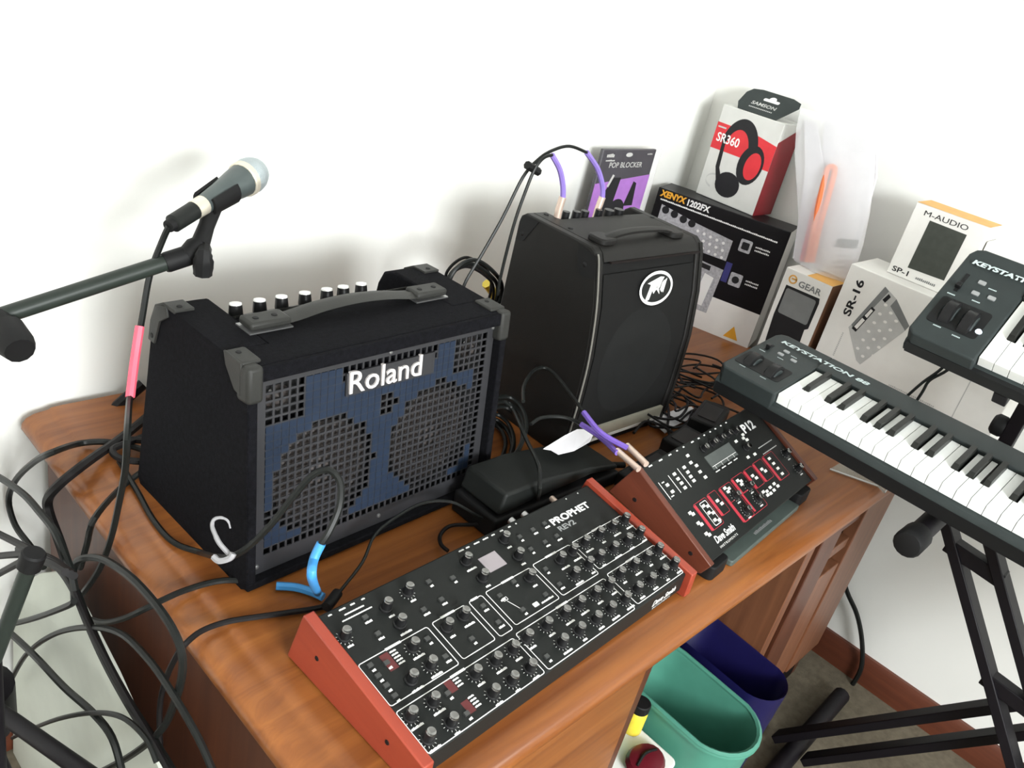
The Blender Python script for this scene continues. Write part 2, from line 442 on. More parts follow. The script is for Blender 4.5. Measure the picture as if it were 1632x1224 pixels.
for cx in (0.058, 0.405):
    p = G().box(cx-0.034, 0.0225, 0.236, cx+0.034, 0.0262, 0.290, Xf).build('tweeter', M['conedark'], amp)
    T = Xf @ Matrix.Translation((cx, 0.0225, 0.263)) @ Matrix.Rotation(PI/2, 4, 'X')
    G().lathe([(0.018, 0), (0.015, 0.004), (0.010, 0.002), (0.006, 0.008), (0.001, 0.010)], 16, T).build('dome', M['cone'], p)
    for dx, dz in ((-0.012, 0.012), (0.015, 0.003), (0.0, -0.016)):
        G().lathe([(0.0028, 0), (0.001, 0.002)], 8, T @ Matrix.Translation((dx, dz, 0.001))).build('screw', M['steel'], p)
G().lathe([(0.0155, 0), (0.0155, 0.002), (0.012, 0.002), (0.012, 0.0005)], 18, Xf @ Matrix.Translation((0.232, 0.0262, 0.218)) @ Matrix.Rotation(PI/2, 4, 'X')).build('port', M['dark'], amp)
G().box(0.154, 0.0060, 0.247, 0.316, 0.0098, 0.280, Xf).build('badge_plate', M['gmetal'], amp)
letters(amp, 'badge_lettering', 'Roland', 0.046, M['logo'], Xf @ front_text(0.154, 0.0055, 0.2505), 0.0022, 0.0003, 1.06)
# rear control panel with knobs
PA = math.atan2(0.3175-0.270, 0.250-0.165)
def onp(y): return 0.3175-(y-0.165)*math.tan(PA)
G().prism([(0.168, 0.3165), (0.252, 0.2695), (0.254, 0.273), (0.168, 0.320)], 0.063, 0.385, SX).build('control_panel', M['corner'], amp)
kp = G().lathe([(0.0095, 0), (0.0098, 0.004), (0.0086, 0.018)], 16).mesh('amp_knob', M['knob'])
kc = G().lathe([(0.0086, 0.018), (0.0080, 0.0202), (0.002, 0.0208)], 16, cap0=False).mesh('amp_knob_cap', M['capw'])
for x in (0.0776, 0.1143, 0.1495, 0.1886, 0.227, 0.2568, 0.2906):
    k = place(kp, 'knob', amp, (x, 0.190, onp(0.190)+0.002), (-PA*0.35, 0, 0))
    c = place(kc, 'cap', k, (0, 0, 0))
for x, m in ((0.3217, 'steel'), (0.3532, 'dark')):
    G().lathe([(0.0075, 0), (0.0075, 0.003), (0.004, 0.003), (0.004, 0.001)], 14).build('jack_socket', M[m], amp, loc=(x, 0.196, onp(0.196)+0.002), rot=(-PA, 0, 0))
# carrying handle
h = G().tube([(0.085, 0.132, 0.3235), (0.125, 0.132, 0.327), (0.17, 0.132, 0.334), (0.225, 0.132, 0.337), (0.28, 0.132, 0.334), (0.33, 0.132, 0.327), (0.372, 0.132, 0.3235)], 0.004, n=4, k=4)
hv = [(x, 0.132+(y-0.132)*4.0, z) for x, y, z in h.v]; h.v = hv
hd = h.build('handle', M['corner'], amp, ang=60)
for x0, x1 in ((0.053, 0.114), (0.338, 0.400)):
    G().box(x0-0.002, 0.1155, 0.3185, x1+0.002, 0.1495, 0.3205).build('base_plate', M['screw'], hd)
    G().box(x0, 0.117, 0.3215, x1, 0.148, 0.333).build('end_cap', M['corner'], hd, bevel=0.004)
    for x in (x0+0.015, x1-0.018):
        G().lathe([(0.0045, 0), (0.0035, 0.001)], 10).build('screw', M['rubber'], hd, loc=(x, 0.132, 0.333))
# moulded corner protectors
def corner_guard(x0, x1, y0, y1, z0, z1):
    return G().box(x0, y0, z0, x1, y1, z1).build('corner_guard', M['corner'], amp, bevel=0.007, seg=3)
yt = 0.0385
G().box(-0.003, -0.006, 0.275, 0.020, 0.022, 0.324, Xf).build('corner_guard', M['corner'], amp, bevel=0.006, seg=3)
G().box(AW-0.020, -0.006, 0.275, AW+0.003, 0.022, 0.324, Xf).build('corner_guard', M['corner'], amp, bevel=0.006, seg=3)
for x0, x1, sx in ((-0.0025, 0.026, 0.010), (AW-0.030, AW+0.0025, AW-0.014)):
    G().box(x0, 0.050, 0.3165, x1, 0.088, 0.3225).build('corner_guard', M['corner'], amp, bevel=0.0028)
    G().lathe([(0.004, 0), (0.003, 0.001)], 10).build('screw', M['rubber'], amp, loc=(sx, 0.076, 0.3225))
    G().prism([(0.205, 0.3165), (0.234, 0.316), (0.250, 0.306), (0.262, 0.282), (0.2655, 0.283), (0.2545, 0.309), (0.2345, 0.3205), (0.205, 0.3215)], x0, x1, SX).build('corner_guard', M['corner'], amp, bevel=0.001)
    G().lathe([(0.004, 0), (0.003, 0.001)], 10).build('screw', M['rubber'], amp, loc=(sx, 0.215, 0.3215))
G().prism([(0.050, 0.3225), (0.088, 0.3225), (0.082, 0.306), (0.060, 0.282), (0.046, 0.280)], -0.0035, 0.0, SX).build('corner_guard', M['corner'], amp, bevel=0.001)
G().prism([(0.225, 0.3195), (0.250, 0.309), (0.264, 0.283), (0.268, 0.252), (0.252, 0.252), (0.240, 0.290), (0.220, 0.305)], -0.0035, 0.0, SX).build('corner_guard', M['corner'], amp, bevel=0.001)
G().lathe([(0.004, 0), (0.003, 0.001)], 10, Matrix.Rotation(-PI/2, 4, 'Y')).build('screw', M['rubber'], amp, loc=(-0.0035, 0.258, 0.262))

# ---------------------------------------------------------------- black vinyl amplifier with curved front
pv = thing('practice_amplifier', 'tall black vinyl amplifier with a bowed front and oval emblem', 'amplifier', (1.1553, 0.8132, 0.0), -0.0287)
PW, PH = 0.323, 0.400
front = [(-0.0405, 0.0), (-0.0425, 0.03), (-0.043, 0.09), (-0.0425, 0.14), (-0.039, 0.21), (-0.025, 0.30), (-0.004, 0.375), (0.004, 0.392), (0.016, 0.400)]
back = [(0.180, 0.400), (0.191, 0.392), (0.194, 0.380), (0.194, 0.0)]
g = G().prism(front+back, 0.0, 0.020, SX); g.build('side_panel', M['tolex'], pv, bevel=0.003)
g = G().prism(front+back, PW-0.020, PW, SX); g.build('side_panel', M['tolex'], pv, bevel=0.003)
inner = [(y+0.006, max(z, 0.004)) for y, z in front[:-1]]
inner = [(-0.0385, 0.002), (-0.0385, 0.03), (-0.036, 0.09), (-0.0355, 0.14), (-0.032, 0.21), (-0.018, 0.30), (0.001, 0.372), (0.02, 0.385), (0.142, 0.385), (0.150, 0.320), (0.19, 0.320), (0.19, 0.004)]
g = G().prism(inner, 0.020, PW-0.020, SX); g.build('cabinet', M['grillec'], pv)
g = G().prism([(-0.004, 0.378), (0.004, 0.392), (0.016, 0.400), (0.142, 0.400), (0.142, 0.384), (0.01, 0.384)], 0.0195, PW-0.0195, SX); g.build('top_panel', M['tolex'], pv)
g = G().prism([(0.142, 0.400), (0.180, 0.400), (0.191, 0.392), (0.194, 0.380), (0.194, 0.32), (0.142, 0.32)], 0.0195, 0.052, SX); g.build('top_panel', M['tolex'], pv)
def pstrip(x0, x1, prof, off, name, m):
    p = [(y-off, z) for y, z in prof]; q = [(y+0.0005, z) for y, z in prof[::-1]]
    return G().prism(p+q, x0, x1, SX).build(name, m, pv, ang=60)
pstrip(0.0, 0.010, front[1:8], 0.0022, 'edge_trim', M['tolex'])
pstrip(PW-0.010, PW, front[1:8], 0.0022, 'edge_trim', M['tolex'])
G().tube([(0.0035, y-0.0025, z) for y, z in front[1:8]], 0.0018, n=6).build('edge_piping', M['piping'], pv)
grl = [(-0.0385, 0.055), (-0.041, 0.09), (-0.0405, 0.14), (-0.037, 0.21), (-0.023, 0.30), (-0.0075, 0.355)]
gl = G().prism([(y, z) for y, z in grl]+[(y+0.006, z) for y, z in grl[::-1]], 0.024, PW-0.024, SX).build('speaker_grille', M['grillec'], pv, ang=60)
# speaker behind the cloth, pressing a shallow round relief into it
def fy(z):
    for (y0, z0), (y1, z1) in zip(grl, grl[1:]):
        if z0 <= z <= z1: return y0+(y1-y0)*(z-z0)/(z1-z0)
    return grl[0][0]
g = G(); vs = []; fs = []; nr = 7
for k in range(nr):
    rad = 0.108*k/(nr-1)
    for i in range(36):
        a = 2*PI*i/36; x, z = 0.155+rad*math.cos(a), 0.178+rad*math.sin(a)
        vs.append((x, fy(z)-0.0004-0.0022*math.sin(PI*(k/(nr-1)))**2, z))
for k in range(nr-1):
    for i in range(36): fs.append((k*36+i, k*36+(i+1) % 36, (k+1)*36+(i+1) % 36, (k+1)*36+i))
g.add(vs, fs).build('speaker_bulge', mat('stretched_cloth', (18, 19, 19), 0.7, var=0.1, bump=0.4, bscale=1500), gl, ang=80)
G().prism([(-0.0440, 0.0235), (-0.0448, 0.047), (-0.036, 0.047), (-0.034, 0.0235)], 0.024, PW-0.020, SX).build('trim_bar', M['silver'], pv)
G().prism([(-0.0442, 0.0165), (-0.0446, 0.0230), (-0.034, 0.0230), (-0.034, 0.0165)], 0.024, PW-0.020, SX).build('trim_bar', M['white'], pv)
G().box(0.036, -0.0075, 0.374, PW-0.012, -0.0025, 0.3775).build('slot', M['dark'], pv)
# emblem: white oval ring with a jagged mark
ez = 0.320; eya = math.atan2(0.014, 0.075)
Xe = Matrix.Translation((0.176, fy(0.320)-0.0024, 0.320)) @ Matrix.Rotation(-0.21, 4, 'X')
EM = lambda a, b, h: (a, -h, b)
g = G().prism(ell(0, 0, 0.050, 0.0310, 32), -0.003, 0.0012, EM, Xe); em = g.build('emblem', M['panel'], pv)
g = G(); ring(g, ell(0, 0, 0.0515, 0.0325, 32), ell(0, 0, 0.0455, 0.0268, 32), 0.0018, lambda a, b, h: Xe @ Vector(EM(a, b, h)))
g.build('emblem_ring', M['white'], em)
g = G()
for poly in ([(-0.029, 0.011), (0.010, 0.021), (0.013, 0.0155), (-0.006, 0.0105), (-0.020, -0.020), (-0.032, -0.0235), (-0.018, 0.0075)],
             [(0.010, 0.021), (0.021, 0.0195), (0.014, 0.0105), (0.010, 0.0005), (-0.003, -0.0045), (-0.0075, -0.010), (-0.013, -0.0015), (-0.006, 0.0105)],
             [(-0.004, 0.0035), (0.006, 0.0045), (0.011, -0.0125), (0.003, -0.0045)],
             [(0.017, 0.0095), (0.0225, 0.0135), (0.018, -0.0095), (0.012, -0.004)],
             [(0.024, 0.0125), (0.0305, 0.0165), (0.0225, -0.0105), (0.0195, -0.0065)]):
    g.prism(poly, 0.0012, 0.0022, EM, Xe)
g.build('emblem_mark', M['white'], em)
# handle, knobs and screws on top
hp = G().tube([(0.050, 0.030, 0.407), (0.075, 0.031, 0.412), (0.120, 0.032, 0.415), (0.175, 0.032, 0.415), (0.220, 0.032, 0.412), (0.245, 0.030, 0.407)], 0.0046, n=6, k=4)
hp.v = [(x, 0.031+(y-0.031)*2.4, z) for x, y, z in hp.v]
hh = hp.build('handle', M['tolex'], pv, ang=60)
for x0, x1 in ((0.024, 0.066), (0.230, 0.272)):
    G().prism(rrect(x0, 0.012, x1, 0.054, 0.012), 0.399, 0.411).build('end_cap', M['tolex'], hh, bevel=0.003)
for x, y in ((0.033, 0.098), (0.034, 0.045), (0.040, 0.168), (0.305, 0.050), (0.305, 0.120)):
    G().lathe([(0.005, 0), (0.0045, 0.0015), (0.001, 0.002)], 10).build('screw', M['rubber'], pv, loc=(x, y, 0.400))
for x, y, r in ((0.083, 0.158, 0.0085), (0.110, 0.156, 0.0095), (0.135, 0.156, 0.0095), (0.178, 0.158, 0.008), (0.205, 0.154, 0.012), (0.236, 0.154, 0.012)):
    G().lathe([(r, 0), (r, 0.018), (r*0.85, 0.088)], 12).build('knob', M['knob'], pv, loc=(x, y, 0.320))
G().box(0.052, 0.151, 0.32, PW-0.021, 0.19, 0.332).build('control_panel', M['panel'], pv)
for y, z in ((0.020, 0.366), (0.178, 0.362)):
    G().lathe([(0.006, 0), (0.005, 0.0015), (0.001, 0.003)], 10, Matrix.Rotation(-PI/2, 4, 'Y')).build('screw', M['rubber'], pv, loc=(0.0, y, z))
G().prism([(0.0015, 0.388), (0.045, 0.396), (0.036, 0.36), (0.024, 0.345), (-0.010, 0.350)], -0.0015, 0.0, SX).build('corner_guard', M['rubber'], pv)
G().prism([(0.145, 0.396), (0.182, 0.396), (0.190, 0.385), (0.191, 0.346), (0.172, 0.350)], -0.0015, 0.0, SX).build('corner_guard', M['rubber'], pv)

# ---------------------------------------------------------------- large desktop synthesizer
def panel_matrix(o, yaw, D, z0, z1):
    u = Vector((math.cos(yaw), math.sin(yaw), 0)); hv = Vector((-math.sin(yaw), math.cos(yaw), 0))
    v = (hv*D + Vector((0, 0, z1-z0))).normalized(); n = u.cross(v)
    return Matrix(((u.x, v.x, n.x, o[0]), (u.y, v.y, n.y, o[1]), (u.z, v.z, n.z, o[2]), (0, 0, 0, 1)))
def synth_knob_meshes(r, h, nm):
    k = G().lathe([(r*1.25, 0), (r*1.25, 0.0025), (r*1.02, 0.0035), (r*0.92, h)], 14).mesh(nm, M['knob'])
    c = G().lathe([(r*0.90, h), (r*0.80, h+0.0014), (r*0.55, h+0.0006), (r*0.1, h+0.0002)], 14, cap0=False).mesh(nm+'_cap', M['chrome'])
    return k, c
px, py, pyaw, pzf, pzb, pW, pD = 0.5022, 0.3903, 0.0440, 0.0440, 0.0785, 0.5352, 0.2096
pyaw = 0.0392
mw = panel_matrix((px, py, pzf), pyaw, pD, pzf, pzb)
syn = thing('desktop_synthesizer', 'wide black desktop synthesizer covered in knobs with red-brown wooden ends', 'synthesizer', mw=mw)
TP = math.atan2(pzb-pzf, pD); PL = 0.21246
# local frame: x along panel, y up the slope, z off the panel.  desk is at -(pzf)/cos etc.
def under(y, zw):            # local z of world height zw at slope position y
    return (zw - pzf - y*math.sin(TP))/math.cos(TP)
YZ = SX
body = [(0.0, 0.0), (PL, 0.0), (PL+0.004, under(PL+0.004, 0.012)), (-0.034*math.sin(TP), -0.034*math.cos(TP))]
G().prism(body, 0.0, pW, YZ).build('chassis', M['panel'], syn, bevel=0.0025)
def cheek(x0, x1):
    p = [(-0.009, 0.005), (PL+0.006, 0.006), (PL+0.012, under(PL+0.012, 0.004)), (-0.014, under(-0.014, 0.0015)), (-0.017, under(-0.017, 0.004))]
    return G().prism(p, x0, x1, YZ).build('wooden_end', M['cheek'], syn, bevel=0.0018)
ca = cheek(-0.0165, -0.001); cb = cheek(pW+0.001, pW+0.0165)
for y, z in ((0.045, -0.020), (PL-0.035, -0.028)):
    G().lathe([(0.0035, 0), (0.003, 0.0008)], 10, Matrix.Translation((-0.0165, y, z)) @ Matrix.Rotation(-PI/2, 4, 'Y')).build('screw', M['dark'], ca)
# white box outlines
boxes = [(0.001, 0.069, 0.110, 0.1325), (0.1175, 0.071, 0.1765, 0.1335), (0.1835, 0.0705, 0.209, 0.134), (0.2155, 0.0725, 0.3075, 0.1345), (0.314, 0.073, 0.399, 0.136), (0.405, 0.078, 0.535-0.001, 0.1365), (0.4075, 0.004, 0.534, 0.0665), (0.2045, 0.001, 0.3985, 0.064), (0.001, 0.001, 0.1985, 0.0615)]
P0 = lambda a, b, h: (a, b, h)
g = G()
for x0, y0, x1, y1 in boxes:
    ring(g, rrect(x0, y0, x1, y1, 0.004), rrect(x0+0.0012, y0+0.0012, x1-0.0012, y1-0.0012, 0.0028), 0.0004, P0)
    w = min(0.026, (x1-x0)*0.6); xm = (x0+x1)/2
    n = int(w/0.0022)
    for i in range(n): g.flat([(xm-w/2+i*0.0022, y1-0.0022), (xm-w/2+i*0.0022+0.0017, y1-0.0022), (xm-w/2+i*0.0022+0.0017, y1+0.0012), (xm-w/2+i*0.0022, y1+0.0012)], 0.0006, P0)
big = [(0.0109,0.1711),(0.1209,0.1855),(0.0727,0.117),(0.075,0.086),(0.3565,0.090),(0.3922,0.0922)]
plain = [(0.0812,0.1803),(0.0809,0.1519),(0.0429,0.0835),(0.1299,0.1172),(0.1611,0.1195),(0.2276,0.1866),(0.2286,0.1534),(0.3082,0.1898),(0.3046,0.1568),(0.2909,0.120),(0.3589,0.1205),(0.3893,0.1222)]
rows = [(x, 0.1245) for x in (0.4215,0.4580,0.4930,0.5265)] + [(x, 0.0930) for x in (0.4200,0.4560,0.4927,0.5265)] + [(x, 0.0545) for x in (0.4240,0.4600,0.4934,0.5265)] + [(x, 0.0220) for x in (0.4262,0.4610,0.4950,0.5265)] \
    + [(x, 0.0500) for x in (0.2120,0.2507,0.2890,0.3221,0.3576,0.3910)] + [(x, 0.0200) for x in (0.2499,0.2867,0.3237,0.3571,0.3930)] \
    + [(x, 0.0475) for x in (0.0118,0.0457,0.1145,0.1500,0.1823)] + [(x, 0.0162) for x in (0.0118,0.0465,0.1156,0.1490,0.1825)]
ka, kcap = synth_knob_meshes(0.0068, 0.0150, 'synth_knob')
allk = [(p, True) for p in big]+[(p, False) for p in plain]+[(p, True) for p in rows]
def dashes(g, x0, y0, w, hgt, step, z=0.0005, fill=0.78):
    n = max(1, int(w/step))
    for i in range(n):
        a = x0+i*step; hh_ = hgt*(0.8+0.2*((i*7) % 3)/2)
        g.flat([(a, y0), (a+step*fill, y0), (a+step*fill, y0+hh_), (a, y0+hh_)], z, P0)
for (x, y), ticks in allk:
    k = place(ka, 'knob', syn, (x, y, 0.0), (0, 0, random.uniform(-2, 2)))
    place(kcap, 'cap', k, (0, 0, 0))
    if ticks:
        for i in range(11):
            a = math.radians(-240+i*30)
            c, s_ = math.cos(a), math.sin(a)
            g.flat([(x+0.0082*c-0.00028*s_, y+0.0082*s_+0.00028*c), (x+0.0082*c+0.00028*s_, y+0.0082*s_-0.00028*c), (x+0.0106*c+0.00028*s_, y+0.0106*s_-0.00028*c), (x+0.0106*c-0.00028*s_, y+0.0106*s_+0.00028*c)], 0.0005, P0)
    w = random.choice((0.010, 0.013, 0.018))
    dashes(g, x-w/2, y-0.0150, w, 0.0033, 0.0018, fill=0.88)
buttons = [(0.1578,0.1857),(0.1537,0.1549),(0.1221,0.1542),(0.1918,0.1746),(0.1970,0.1188),(0.1970,0.0890),(0.1477,0.0884),(0.0486,0.1548),(0.0497,0.1819),(0.3359,0.1836),(0.3662,0.1840),(0.3935,0.1845),(0.3339,0.1580),(0.3656,0.1572),(0.3927,0.1570),(0.3264,0.1203),(0.3245,0.0903),(0.0135,0.1243),(0.0130,0.1086),(0.0135,0.0935),(0.0135,0.0780),(0.0325,0.1169),(0.0691,0.0469),(0.0709,0.0149),(0.0975,0.1177),(0.1001,0.0866),(0.2658,0.1272),(0.2916,0.0882),(0.2301,0.1197),(0.2423,0.0865),(0.2168,0.0168)]
bm = G().box(-0.0036, -0.0026, 0, 0.0036, 0.0026, 0.0026).mesh('synth_button', M['btn'], smooth=False)
for i, (x, y) in enumerate(buttons):
    place(bm, 'button', syn, (x, y, 0.0))
    w = (0.007, 0.010, 0.012)[i % 3] if y > 0.139 or i in (4, 5, 15, 16, 25, 28) else 0.006
    dashes(g, x-w/2+0.001, y-0.0090, w, 0.0033, 0.0018, fill=0.88)
# rear-edge labels, parameter lists, envelope drawing
for x0, w in ((0.012,0.006),(0.028,0.010),(0.045,0.008),(0.062,0.006),(0.232,0.010),(0.246,0.008),(0.262,0.012),(0.280,0.012),(0.298,0.008),(0.316,0.008),(0.334,0.006),(0.350,0.003),(0.470,0.003),(0.500,0.004)):
    dashes(g, x0, 0.2045, w, 0.0026, 0.0014)
dashes(g, 0.030, 0.196, 0.030, 0.0024, 0.0013); dashes(g, 0.022, 0.1895, 0.046, 0.0022, 0.0013)
for x0, y0 in ((0.0445, 0.107), (0.086, 0.046), (0.086, 0.014)):
    for i in range(5 if y0 > 0.1 else 4): dashes(g, x0, y0+0.0045*i, 0.011, 0.0026, 0.0014)
g.flat([(0.2335, 0.108), (0.2345, 0.108), (0.2420, 0.090), (0.2410, 0.090)], 0.0005, P0)
ring(g, rrect(0.229, 0.109, 0.238, 0.1145, 0.001), rrect(0.2298, 0.1098, 0.2372, 0.1137, 0.0006), 0.0005, P0)
g.flat(rrect(0.262, 0.080, 0.272, 0.0865, 0.001), 0.0004, P0)
dashes(g, 0.276, 0.079, 0.026, 0.0028, 0.0014)
g.build('panel_print', M['white'], syn, smooth=False)
for x0, y0, x1, y1 in ((0.030, 0.105, 0.043, 0.129), (0.074, 0.044, 0.085, 0.0605), (0.074, 0.012, 0.085, 0.029)):
    G().flat([(x0, y0), (x1, y0), (x1, y1), (x0, y1)], 0.0003, P0).build('display_window', M['redd'], syn, smooth=False)
G().box(0.2475, 0.1555, 0, 0.2810, 0.1820, 0.0012).build('screen', M['lcd'], syn, smooth=False)
T0 = Matrix.Translation((0, 0, 0.0005))
letters(syn, 'lettering', 'PROPHET', 0.0165, M['white'], Matrix.Translation((0.4055, 0.1745, 0.0005)), 0.0, 0.0006, 1.32)
letters(syn, 'lettering', 'REV2', 0.0125, M['dimprint'], Matrix.Translation((0.4065, 0.1605, 0.0005)), 0.0, 0.0004, 1.42)
XF = Matrix.Translation((0.448, -0.0215*math.sin(TP)-0.0008, -0.0215*math.cos(TP))) @ Matrix.Rotation(PI/2-TP, 4, 'X')
letters(syn, 'lettering', 'Dave Smith', 0.0150, M['white'], XF, 0.0, 0.0003, 0.92, shear=0.25)
letters(syn, 'lettering', 'INSTRUMENTS', 0.0052, M['white'], XF @ Matrix.Translation((0.004, -0.0068, 0)), 0.0, 0.0, 1.3, space=1.15)
G().lathe([(0.005, 0), (0.005, 0.012), (0.0035, 0.014)], 12).build('socket_nut', M['nickel'], syn, loc=(0.470, PL+0.004, -0.018), rot=(-PI/2, 0, 0))
for x in (0.40, 0.37):
    G().lathe([(0.006, 0), (0.006, 0.010), (0.004, 0.010)], 12).build('socket_nut', M['steel'], syn, loc=(x, PL+0.004, -0.020), rot=(-PI/2, 0, 0))

# ---------------------------------------------------------------- smaller synthesizer module on its pad
qx, qy, qyaw, qzf, qzb, qW, qD = 1.1052, 0.4072, 0.0769, 0.0393, 0.1212, 0.4243, 0.1655
mw = panel_matrix((qx, qy, qzf), qyaw, qD, qzf, qzb)
mod = thing('synthesizer_module', 'tilted black synthesizer module with red panel stripes and walnut ends', 'synthesizer', mw=mw)
TQ = math.atan2(qzb-qzf, qD); QL = 0.18466
G().prism([(0, 0), (QL, 0), (QL, -0.052), (0.004, -0.026)], 0.0, qW, YZ).build('chassis', M['panel'], mod, bevel=0.002)
def cheek2(x0, x1):
    return G().prism([(-0.004, 0.005), (QL+0.004, 0.005), (QL+0.004, -0.072), (0.0, -0.026), (-0.004, -0.020)], x0, x1, YZ).build('wooden_end', M['cheek2'], mod, bevel=0.0015)
cq = cheek2(-0.0135, -0.0005); cheek2(qW+0.0005, qW+0.0135)
for y, z in ((0.030, -0.012), (0.150, -0.038)):
    G().lathe([(0.004, 0), (0.003, 0.0008)], 10, Matrix.Translation((-0.0135, y, z)) @ Matrix.Rotation(-PI/2, 4, 'Y')).build('screw', M['dark'], cq)
ka2, kc2 = synth_knob_meshes(0.0062, 0.012, 'module_knob')
for x, y in [(0.1819,0.1592),(0.2160,0.1592),(0.2470,0.1590),(0.2763,0.1590),(0.3050,0.1570),(0.2991,0.1204),(0.1700,0.0616),(0.2238,0.0617),(0.2215,0.0345),(0.1680,0.0310),(0.4046,0.0706),(0.4053,0.0345)]:
    k = place(ka2, 'knob', mod, (x, y, 0)); place(kc2, 'cap', k, (0, 0, 0))
g = G(); gr_ = G()
bars = [(0.0565,0.0869,0.0375,0.0965),(0.1050,0.0877,0.0474,0.1330),(0.1455,0.0853,0.0174,0.1860),(0.1950,0.0869,0.0578,0.2380),(0.2445,0.0865,0.0498,0.2780),(0.2845,0.0876,0.0496,0.3200),(0.3280,0.0881,0.0357,0.3700)]
for x, y1, y0, x2 in bars:
    g.flat([(x-0.0042, y0), (x+0.0040, y0), (x+0.0040, y1), (x-0.0042, y1)], 0.0004, P0)
    ring(g, rrect(x-0.003, y0-0.001, x2, y1+0.002, 0.004), rrect(x-0.0022, y0-0.0002, x2-0.0008, y1+0.0012, 0.0034), 0.0004, P0)
g.flat([(0.190, 0.020), (0.196, 0.020), (0.196, 0.056), (0.190, 0.056)], 0.0004, P0)
ring(g, rrect(0.1432, 0.0155, 0.240, 0.0565, 0.005), rrect(0.1440, 0.0163, 0.2392, 0.0557, 0.0044), 0.0003, P0)
g.build('red_stripes', M['redp'], mod, smooth=False)
g = G()
for x, y1, y0 in ((0.0150,0.1498,0.1160),(0.0490,0.1515,0.1164),(0.0825,0.1535,0.1150)): g.flat([(x-0.0008, y0), (x+0.0008, y0), (x+0.0008, y1), (x-0.0008, y1)], 0.0004, P0)
for x, y, w in ((0.0200,0.1180,0.010),(0.0215,0.145,0.008)): dashes(g, x, y, w, 0.0022, 0.0013)
for x0, w in ((0.020,0.012),(0.053,0.012),(0.085,0.010),(0.112,0.006),(0.135,0.006),(0.165,0.010),(0.190,0.008),(0.212,0.006),(0.235,0.006),(0.256,0.006),(0.278,0.006),(0.300,0.006)): dashes(g, x0, 0.1785, w, 0.0028, 0.0014)
for i in range(4):
    x = 0.1780+i*0.0235; g.flat([(x, 0.1165), (x+0.0008, 0.1165), (x+0.0008, 0.1235), (x, 0.1235)], 0.0016, P0); dashes(g, x-0.008, 0.1122, 0.016, 0.0022, 0.0014)
g.flat([(0.170, 0.1235), (0.262, 0.1235), (0.262, 0.1243), (0.170, 0.1243)], 0.0017, P0)
for x, y in ((0.1700,0.0616),(0.2238,0.0617),(0.2215,0.0345),(0.1680,0.0310),(0.4046,0.0706),(0.4053,0.0345)):
    for i in range(11):
        a = math.radians(-240+i*30); c, s_ = math.cos(a), math.sin(a)
        g.flat([(x+0.0088*c-0.0003*s_, y+0.0088*s_+0.0003*c), (x+0.0088*c+0.0003*s_, y+0.0088*s_-0.0003*c), (x+0.011*c+0.0003*s_, y+0.011*s_-0.0003*c), (x+0.011*c-0.0003*s_, y+0.011*s_+0.0003*c)], 0.0005, P0)
    dashes(g, x-0.006, y-0.0145, 0.012, 0.0026, 0.0014)
for i in range(12):
    for y in (0.106, 0.092): g.flat([(0.338+i*0.0052, y), (0.3405+i*0.0052, y), (0.3405+i*0.0052, y+0.0018), (0.338+i*0.0052, y+0.0018)], 0.0004, P0)
ring(g, rrect(0.070, 0.040, 0.092, 0.085, 0.003), rrect(0.0712, 0.0412, 0.0908, 0.0838, 0.0024), 0.0004, P0)
g.build('panel_print', M['white'], mod, smooth=False)
bw = G().box(-0.0034, -0.0026, 0, 0.0034, 0.0026, 0.0022).mesh('module_button', M['btnw'], smooth=False)
for x, y in [(0.0301,0.1387),(0.0305,0.1253),(0.0650,0.1479),(0.0650,0.1380),(0.0656,0.1290),(0.0656,0.1196),(0.1000,0.1490),(0.1000,0.1390),(0.0989,0.1300),(0.0989,0.1215),(0.1304,0.1631),(0.1250,0.1500),(0.1333,0.1406),(0.1303,0.1284),(0.1333,0.1160),
             (0.0335,0.0812),(0.0385,0.0770),(0.0350,0.0606),(0.0400,0.0560),(0.0348,0.0398),(0.0400,0.0355),(0.0760,0.0780),(0.0860,0.0740),(0.0770,0.0640),(0.0870,0.0600),(0.0780,0.0490),(0.0880,0.0450),
             (0.1180,0.0720),(0.1240,0.0640),(0.1600,0.0820),(0.1700,0.0775),(0.1620,0.0740),(0.2080,0.0800),(0.2160,0.0760),(0.2110,0.0710),(0.2580,0.0720),(0.2640,0.0650),(0.2980,0.0720),(0.3046,0.0656),
             (0.3440,0.0800),(0.3455,0.0680),(0.3465,0.0563),(0.3470,0.0437),(0.3226,0.1440),(0.3160,0.1380),(0.3230,0.1320),(0.2880,0.1402),(0.3125,0.1017),(0.2864,0.1040),
             (0.2523,0.0380),(0.2640,0.0350),(0.2580,0.0290),(0.2700,0.0280),(0.2812,0.0370),(0.2860,0.0290),(0.3000,0.0380),(0.3058,0.0307)]:
    place(bw, 'button', mod, (x, y, 0))
G().box(0.1690, 0.1180, 0, 0.2650, 0.1460, 0.0012).build('screen', M['lcd2'], mod, smooth=False)
letters(mod, 'lettering', 'P12', 0.0250, M['white'], Matrix.Translation((0.3330, 0.1440, 0.0005)), 0.0, 0.0010, 1.30)
letters(mod, 'lettering', 'Dave Smith', 0.0170, M['white'], Matrix.Translation((0.0430, 0.0170, 0.0005)), 0.0, 0.0004, 0.86, shear=0.25)
letters(mod, 'lettering', 'INSTRUMENTS', 0.0055, M['white'], Matrix.Translation((0.0440, 0.0075, 0.0005)), 0.0, 0.0, 1.42, space=1.3)
